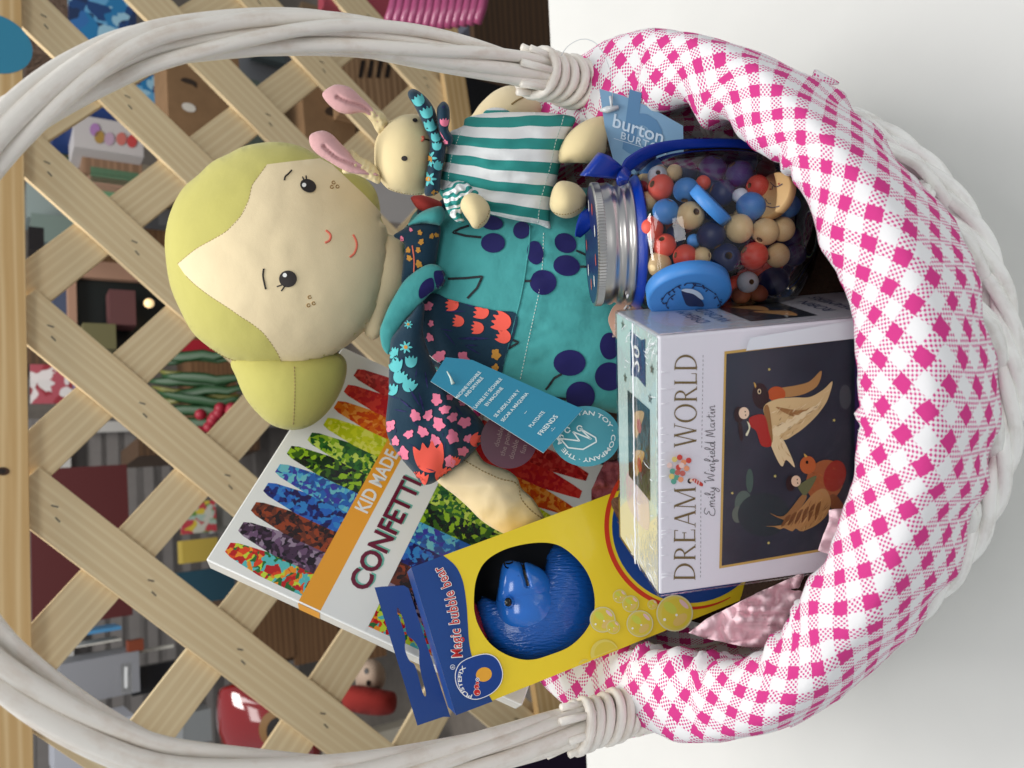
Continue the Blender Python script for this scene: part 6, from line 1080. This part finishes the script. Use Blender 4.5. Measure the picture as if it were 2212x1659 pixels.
for b_ in [(645, 650, 64, 'white', 'white bead with open hole at the shoulder of the jar beside the ribbon', (-.1, -.1, 1)), (755, 630, 55, 'natural', 'pale wood bead half hidden beside the white one near the ribbon', None, .85), (668, 728, 87, 'coral', 'large coral bead between the white bead and a light blue bead near the lid', (1, .2, -.6)),
    (832, 745, 85, 'blue', 'large light blue bead resting against the coral bead near the ribbon', (.2, -1, -.3)), (545, 730, 48, 'coral', 'coral bead tucked deep behind under the silver lid', None, .6), (575, 818, 66, 'natural', 'pale wood bead closest to the lid under the coral bead', (-.6, 1, -.2), .8), (700, 885, 88, 'blue', 'light blue bead with its hole turned to the ribbon side', (.25, -.85, .5)),
    (862, 910, 92, 'natural', 'pale wood bead with a big hole facing out at the jar centre', (.25, -.1, 1)), (605, 995, 82, 'coral', 'coral bead near the middle of the lid edge', (-1, .4, 0)), (820, 625, 86, 'navy', 'dark navy bead shaded near the ribbon beside the pale one', None, .75), (945, 697, 50, 'coral', 'small coral bead peeping out above the blue tablet', None, .7),
    (1005, 610, 92, 'violet', 'violet navy bead with its hole up at the ribbon side', (.2, -.8, .6), .9), (1180, 640, 90, 'violet', 'violet navy bead beside the one with the hole up', (1, 1, -.5), .95), (1215, 570, 82, 'blue', 'light blue bead behind the violet ones under the cloth', None, .6), (1350, 612, 66, 'salmon', 'salmon bead next to the cloth lip at the jar base', None, .9),
    (1297, 720, 75, 'coral', 'coral bead with its hole sideways next to the printed wooden disc', (-.85, 0, .35)), (1255, 850, 96, 'blue', 'big light blue bead touching the printed wooden disc', (-.5, .85, .1)), (1500, 850, 78, 'blue', 'light blue bead behind the printed wooden disc at the jar base', (-.6, -.6, .5)), (1180, 995, 95, 'natural', 'big pale wood bead first of three in a row', (-1, 0, -.3)),
    (1350, 1015, 90, 'natural', 'pale wood bead with a hole, middle of three in a row', (-.6, .75, .3)), (1465, 1000, 80, 'natural', 'pale wood bead, last of three in a row at the jar base', None), (995, 1040, 95, 'navy', 'big navy bead right of the pale bead with the big hole', (-.5, -1, -.2)), (885, 1075, 48, 'blue', 'small light blue bead beside the big navy one', None, .8),
    (690, 1105, 78, 'coral', 'coral bead with a dark hole between two other coral beads', (-.4, -.5, .8), .9), (825, 1180, 82, 'coral', 'coral bead above the blue swan disc next to the small pale bead', (-.9, -.1, .3)), (935, 1178, 62, 'natural', 'small pale wood bead with open hole above the swan disc', (.75, -.05, .65)), (1092, 1185, 94, 'navy', 'navy bead with its hole facing straight out', (-.05, 0, 1)),
    (1277, 1175, 92, 'coral', 'big coral bead below the row of three pale beads', (1, .5, -.3)), (1430, 1170, 80, 'natural', 'pale wood bead beside the big coral one at the jar base', (-.9, .2, .2)), (1540, 1170, 76, 'navy', 'navy bead at the jar base behind the pale one', None, .8), (655, 1230, 86, 'natural', 'pale wood bead left of the swan disc near the lid', (-1, .5, -.2)),
    (1235, 1345, 70, 'white', 'white bead with an open hole right of the swan disc', (.1, .1, 1)), (1405, 1340, 98, 'navy', 'big dark blue bead above the puzzle box at the jar base', (.4, .9, .1)), (1190, 1430, 62, 'salmon', 'salmon bead below the white one at the puzzle box', None, .9), (1305, 1420, 62, 'salmon', 'salmon bead nearest the dark blue bead at the puzzle box', None, .9),
    (1070, 765, 88, 'navy', 'navy bead behind the end of the blue tablet', None, .85), (1185, 780, 52, 'white', 'small white bead between navy and light blue beads', None, .9), (765, 1040, 72, 'navy', 'navy bead deep between the coral beads', None, .6), (545, 1410, 70, 'natural', 'pale wood bead at the jar shoulder beside the puzzle box', None, .8), (1440, 700, 60, 'natural', 'pale wood bead in the shade of the cloth lip', None, .5), (480 + 60, 1130, 60, 'salmon', 'salmon bead at the shoulder below the middle of the lid', None, .5)]:
    bead(*b_[:5], hole=b_[5], depth=b_[6] if len(b_) > 6 else None)
lb = {'navy': 'navy bead from the dark heap in the middle of the jar', 'natural': 'pale bead from the hidden heap in the middle of the jar', 'coral': 'coral bead from the hidden heap in the middle of the jar', 'blue': 'light blue bead from the hidden heap in the middle of the jar'}
for i in range(60):
    x = 560 + (i * 173) % 960; y = 560 + (i * 291) % 900; bead(x, y, 82, ('navy', 'navy', 'natural', 'coral', 'blue', 'navy')[i % 6], lb[('navy', 'navy', 'natural', 'coral', 'blue', 'navy')[i % 6]], depth=.02 + .45 * ((i * 7) % 5) / 5, group='beads in the dark middle of the jar')
# flat wooden pieces
def disc(name, c, r, th, nrm, mt, label, cat, prints=None, d=None):
    nrm = np.array(nrm, float); nrm = -UP * nrm[0] - RT * nrm[1] - FW * nrm[2]; nrm /= np.linalg.norm(nrm); a_ = np.cross(nrm, [.3, .2, .9]); a_ /= np.linalg.norm(a_); b_ = np.cross(nrm, a_); C0 = un(*c, d); m = M(); n = 48; V = []
    for rr, t in ((0, 0), (.93, 0), (1, -.06), (1, -.94), (.93, -1), (0, -1)): V += [C0 + nrm * t * th + rr * r * (a_ * math.cos(2 * math.pi * k / n) + b_ * math.sin(2 * math.pi * k / n)) for k in range(n)]
    m.add(V, [(i * n + k, i * n + (k + 1) % n, (i + 1) * n + (k + 1) % n, (i + 1) * n + k) for i in range(5) for k in range(n)], mt); pj = on_bvh(m.bvh(), d)
    o = m.link(name); tag(o, label, cat)
    if prints: m2 = M(); prints(m2, pj); m2.link('print', o)
    return o
def swan(m2, pj):
    dk_ = mat('swan_navy', (24, 40, 84), .5); wh_ = mat('swan_white', (190, 206, 224), .5)
    stamp(m2, [smooth_loop(cv(ZJ, [(800, 1400), (815, 1385), (850, 1400), (900, 1430), (940, 1470), (945, 1500), (900, 1500), (840, 1495), (815, 1450)]), 4)], dk_, pj, .0004, 8); stamp(m2, [smooth_loop(cv(ZJ, [(800, 1392), (830, 1382), (880, 1388), (925, 1412), (945, 1450), (925, 1450), (880, 1418), (830, 1405)]), 4)], wh_, pj, .0006, 8)
    for s_, P in ((1, [(760, 1420), (720, 1450), (700, 1500)]), (1, [(740, 1395), (700, 1420), (670, 1470)]), (1, [(880, 1365), (950, 1375), (1010, 1410)]), (1, [(1030, 1430), (1050, 1470), (1060, 1500)]), (1, [(800, 1360), (770, 1372), (740, 1395)]), (1, [(830, 1350), (880, 1348), (930, 1356)])):
        P2 = smooth_loop(cv(ZJ, P), 5, False); stamp(m2, [strip(P2, 1.8)], dk_, pj, .0004, 6)
        for i in range(1, len(P2), 3): stamp(m2, [ell((P2[i][0] + 4 * (-1) ** i, P2[i][1] + 3), 3.4, 1.7, 40 * (-1) ** i, 10)], dk_, pj, .0004, 6)
disc('swan_disc', c1(ZJ, 852, 1446), .0222, .0085, (.03, .85, .44), mat('disc_blue', (62, 132, 204), .45, bs=(60, .1, .002), vary=.05), 'big round light blue wooden disc printed with a swan in the jar', 'wooden disc', swan, .4085)
def deer(m2, pj):
    dk_ = mat('swan_navy', (24, 40, 84), .5); rd2 = mat('berry_red', (170, 70, 50), .5)
    for P in ([(1385, 695), (1420, 725), (1465, 705)], [(1400, 720), (1395, 745)], [(1360, 850), (1400, 860), (1445, 850)], [(1350, 800), (1370, 830), (1390, 835)]): stamp(m2, [strip(smooth_loop(cv(ZJ, P), 4, False), 1.6)], dk_, pj, .0004, 6)
    for x, y in ((1385, 740), (1440, 705)): stamp(m2, [ell(c1(ZJ, x, y), 2)], rd2, pj, .0004, 4)
disc('printed_disc', c1(ZJ, 1378, 772), .0126, .005, (-.78, -.28, .52), mat('disc_natural', (214, 176, 120), .5, vary=.05), 'natural wooden disc with a small twig print on edge among the beads', 'wooden disc', deer, .404)
disc('blue_tablet', c1(ZJ, 1020, 815), .0128, .0062, (.62, -.62, .35), mat('disc_blue', (62, 132, 204), .45), 'thick light blue wooden tablet on edge in the middle of the jar', 'wooden disc', None, .400)

# ---------------- ribbon, tags round the jar
sat = mat('blue_satin', (2, 48, 150), .28, .5, bs=(1600, .35, .0004, 2)); rib = thing('satin_ribbon', 'royal blue satin ribbon tied in a bow round the jar neck', 'ribbon', loc=ax0)
def ribbon(name, pts, wpx, th=.0005, tw=None, parent=rib, fix=None):
    P = np.array([[*c1(ZJ, x, y), d] for x, y, d in pts]); S2 = smooth_loop(P, 8, False); m = M(); L_ = len(S2); T2 = np.gradient(S2[:, :2], axis=0); T2 /= np.linalg.norm(T2, axis=1)[:, None] + 1e-9; Wd = np.interp(np.linspace(0, 1, L_), np.linspace(0, 1, len(wpx)), wpx); TW = np.interp(np.linspace(0, 1, L_), np.linspace(0, 1, len(tw or [0, 0])), tw or [0, 0]); A = []
    for i in range(L_):
        nr = np.array([-T2[i][1], T2[i][0]]) if fix is None else np.array(fix, float) / np.hypot(*fix); h = zs(ZJ, Wd[i]) / 2; row = []
        for s_ in np.linspace(-1, 1, 7): row.append(un(*(S2[i][:2] + nr * h * s_), S2[i][2] + s_ * TW[i] + .0006 * s_ * s_))
        A += row
    m.add(A, [(i * 7 + k, i * 7 + k + 1, (i + 1) * 7 + k + 1, (i + 1) * 7 + k) for i in range(L_ - 1) for k in range(6)], sat); o = m.link(name, parent); s_ = o.modifiers.new('s', 'SOLIDIFY'); s_.thickness = th; return o
m = M(); lathe(m, [(.0345, .0000), (.0352, .0008), (.0368, .0030), (.0382, .0050), (.0378, .0058), (.0366, .0056)], sat, 80); m.link('neck_band', rib)
ribbon('tail', [(425, 640, .420), (470, 570, .424), (600, 492, .430), (760, 452, .436), (950, 438, .440), (1150, 438, .442), (1330, 455, .444)], [40, 90, 88, 72, 62, 58, 60], tw=[.004, .002, 0, -.001])
ribbon('loop', [(430, 650, .424), (360, 620, .414), (280, 590, .409), (222, 575, .409), (196, 572, .417), (215, 575, .427), (300, 600, .433), (420, 650, .434)], [60, 120, 175, 190, 190, 180, 130, 60], fix=(.62, -.78))
ribbon('knot', [(455, 610, .420), (430, 640, .414), (415, 680, .414), (425, 710, .420)], [60, 80, 80, 60])
ribbon('tail', [(235, 900, .448), (190, 930, .446), (155, 990, .444), (125, 1050, .442)], [100, 120, 90, 30], tw=[.004, -.003])
nyl = mat('clear_nylon', (200, 205, 208), .2, .6)
bt2 = plane_px((*c1(ZJ, 265, 82), .452), (*c1(ZJ, 820, 325), .450), (*c1(ZJ, 400, 640), .474)); bt3 = thing('hang_tag', 'pale blue brand hang tag behind the ribbon against the gingham', 'tag', loc=bt2.hit(*c1(ZJ, 400, 500))); m = M(); lbl = mat('tag_pale_blue', (120, 156, 186), .35, .4, coat=.2); slab(m, cv(ZJ, [(265, 82), (420, 128), (600, 205), (812, 325), (820, 640), (380, 640), (300, 330)]), bt2, .0005, lbl, mat('tag_edge', (200, 214, 216), .6)); m.link('card', bt3); m = M()
pale = mat('tag_pale_print', (186, 204, 220), .5); mid = mat('tag_mid_print', (84, 126, 164), .45)
e_ = zs(ZJ, 560); text(m, 'b', mid, bt2.fix, c1(ZJ, 400, 470), (e_ * .95, e_ * .3), (e_ * .12, -e_ * .98), .0002, .03)
e_ = zs(ZJ, 128); text(m, 'burton', pale, bt2.fix, c1(ZJ, 345, 325), (e_ * .95, e_ * .33), (e_ * .16, -e_ * .95), .0005, .012); e_ = zs(ZJ, 70); text(m, 'BURTON', pale, bt2.fix, c1(ZJ, 400, 405), (e_ * .98, e_ * .34), (e_ * .16, -e_ * .95), .0005, .008, spacing=1.15)
stamp(m, [strip(cv(ZJ, [(360, 405), (700, 510)]), 1.2)], pale, bt2.fix, .0005, 1e4, grid=False); m.link('print', bt3)
m = M(); P = smooth_loop([np.array(un(*c1(ZR, x, y), d)) for x, y, d in ((1130, 610, .46), (1200, 510, .455), (1310, 440, .45), (1420, 430, .447), (1530, 490, .444), (1620, 640, .44), (1670, 800, .437), (1690, 1000, .438), (1690, 1140, .4475))], 6, False); tube(m, P, .00022, nyl, 5)
tube(m, [bt2.fix(*c1(ZR, 1560, 1195), .001), bt2.fix(*c1(ZR, 1640, 1185), .002), bt2.fix(*c1(ZR, 1760, 1165), .001)], [.0008, .0022, .0012], nyl, 8); tube(m, [bt2.fix(*c1(ZR, 1690, 1170), .002), bt2.fix(*c1(ZR, 1670, 1040), .001)], .0008, nyl, 6); m.link('fastener', bt3)
PTg = plane_px((1317, 700, .474), (1430, 664, .472), (1420, 730, .474)); pg = thing('hang_tag', 'peach round cornered tag tied with white string between jar and puzzle', 'tag', loc=PTg.hit(1345, 720)); m = M(); slab(m, smooth_loop([(1316, 700), (1319, 674), (1334, 655), (1362, 649), (1400, 651), (1432, 664), (1442, 692), (1420, 735), (1345, 740)], 4), PTg, .0012, mat('peach_card', (216, 170, 146), .6), mat('peach_edge', (226, 186, 166), .6)); m.link('card', pg)
m = M(); text(m, 'Perles en bois', mat('peach_print', (240, 214, 200), .6), PTg.fix, (1331, 672), (-1.5, 10), (10, 1.5), .0003, .0); m.link('print', pg)
m = M(); wst = mat('white_string', (214, 212, 214), .8); tube(m, [un(*c1(ZJ, x, y), d) for x, y, d in ((452, 1430, .428), (440, 1470, .447), (448, 1495, .455), (430, 1520, .468), (455, 1525, .470), (470, 1505, .462), (436, 1480, .448))], .0007, wst, 6); m.link('string', pg)
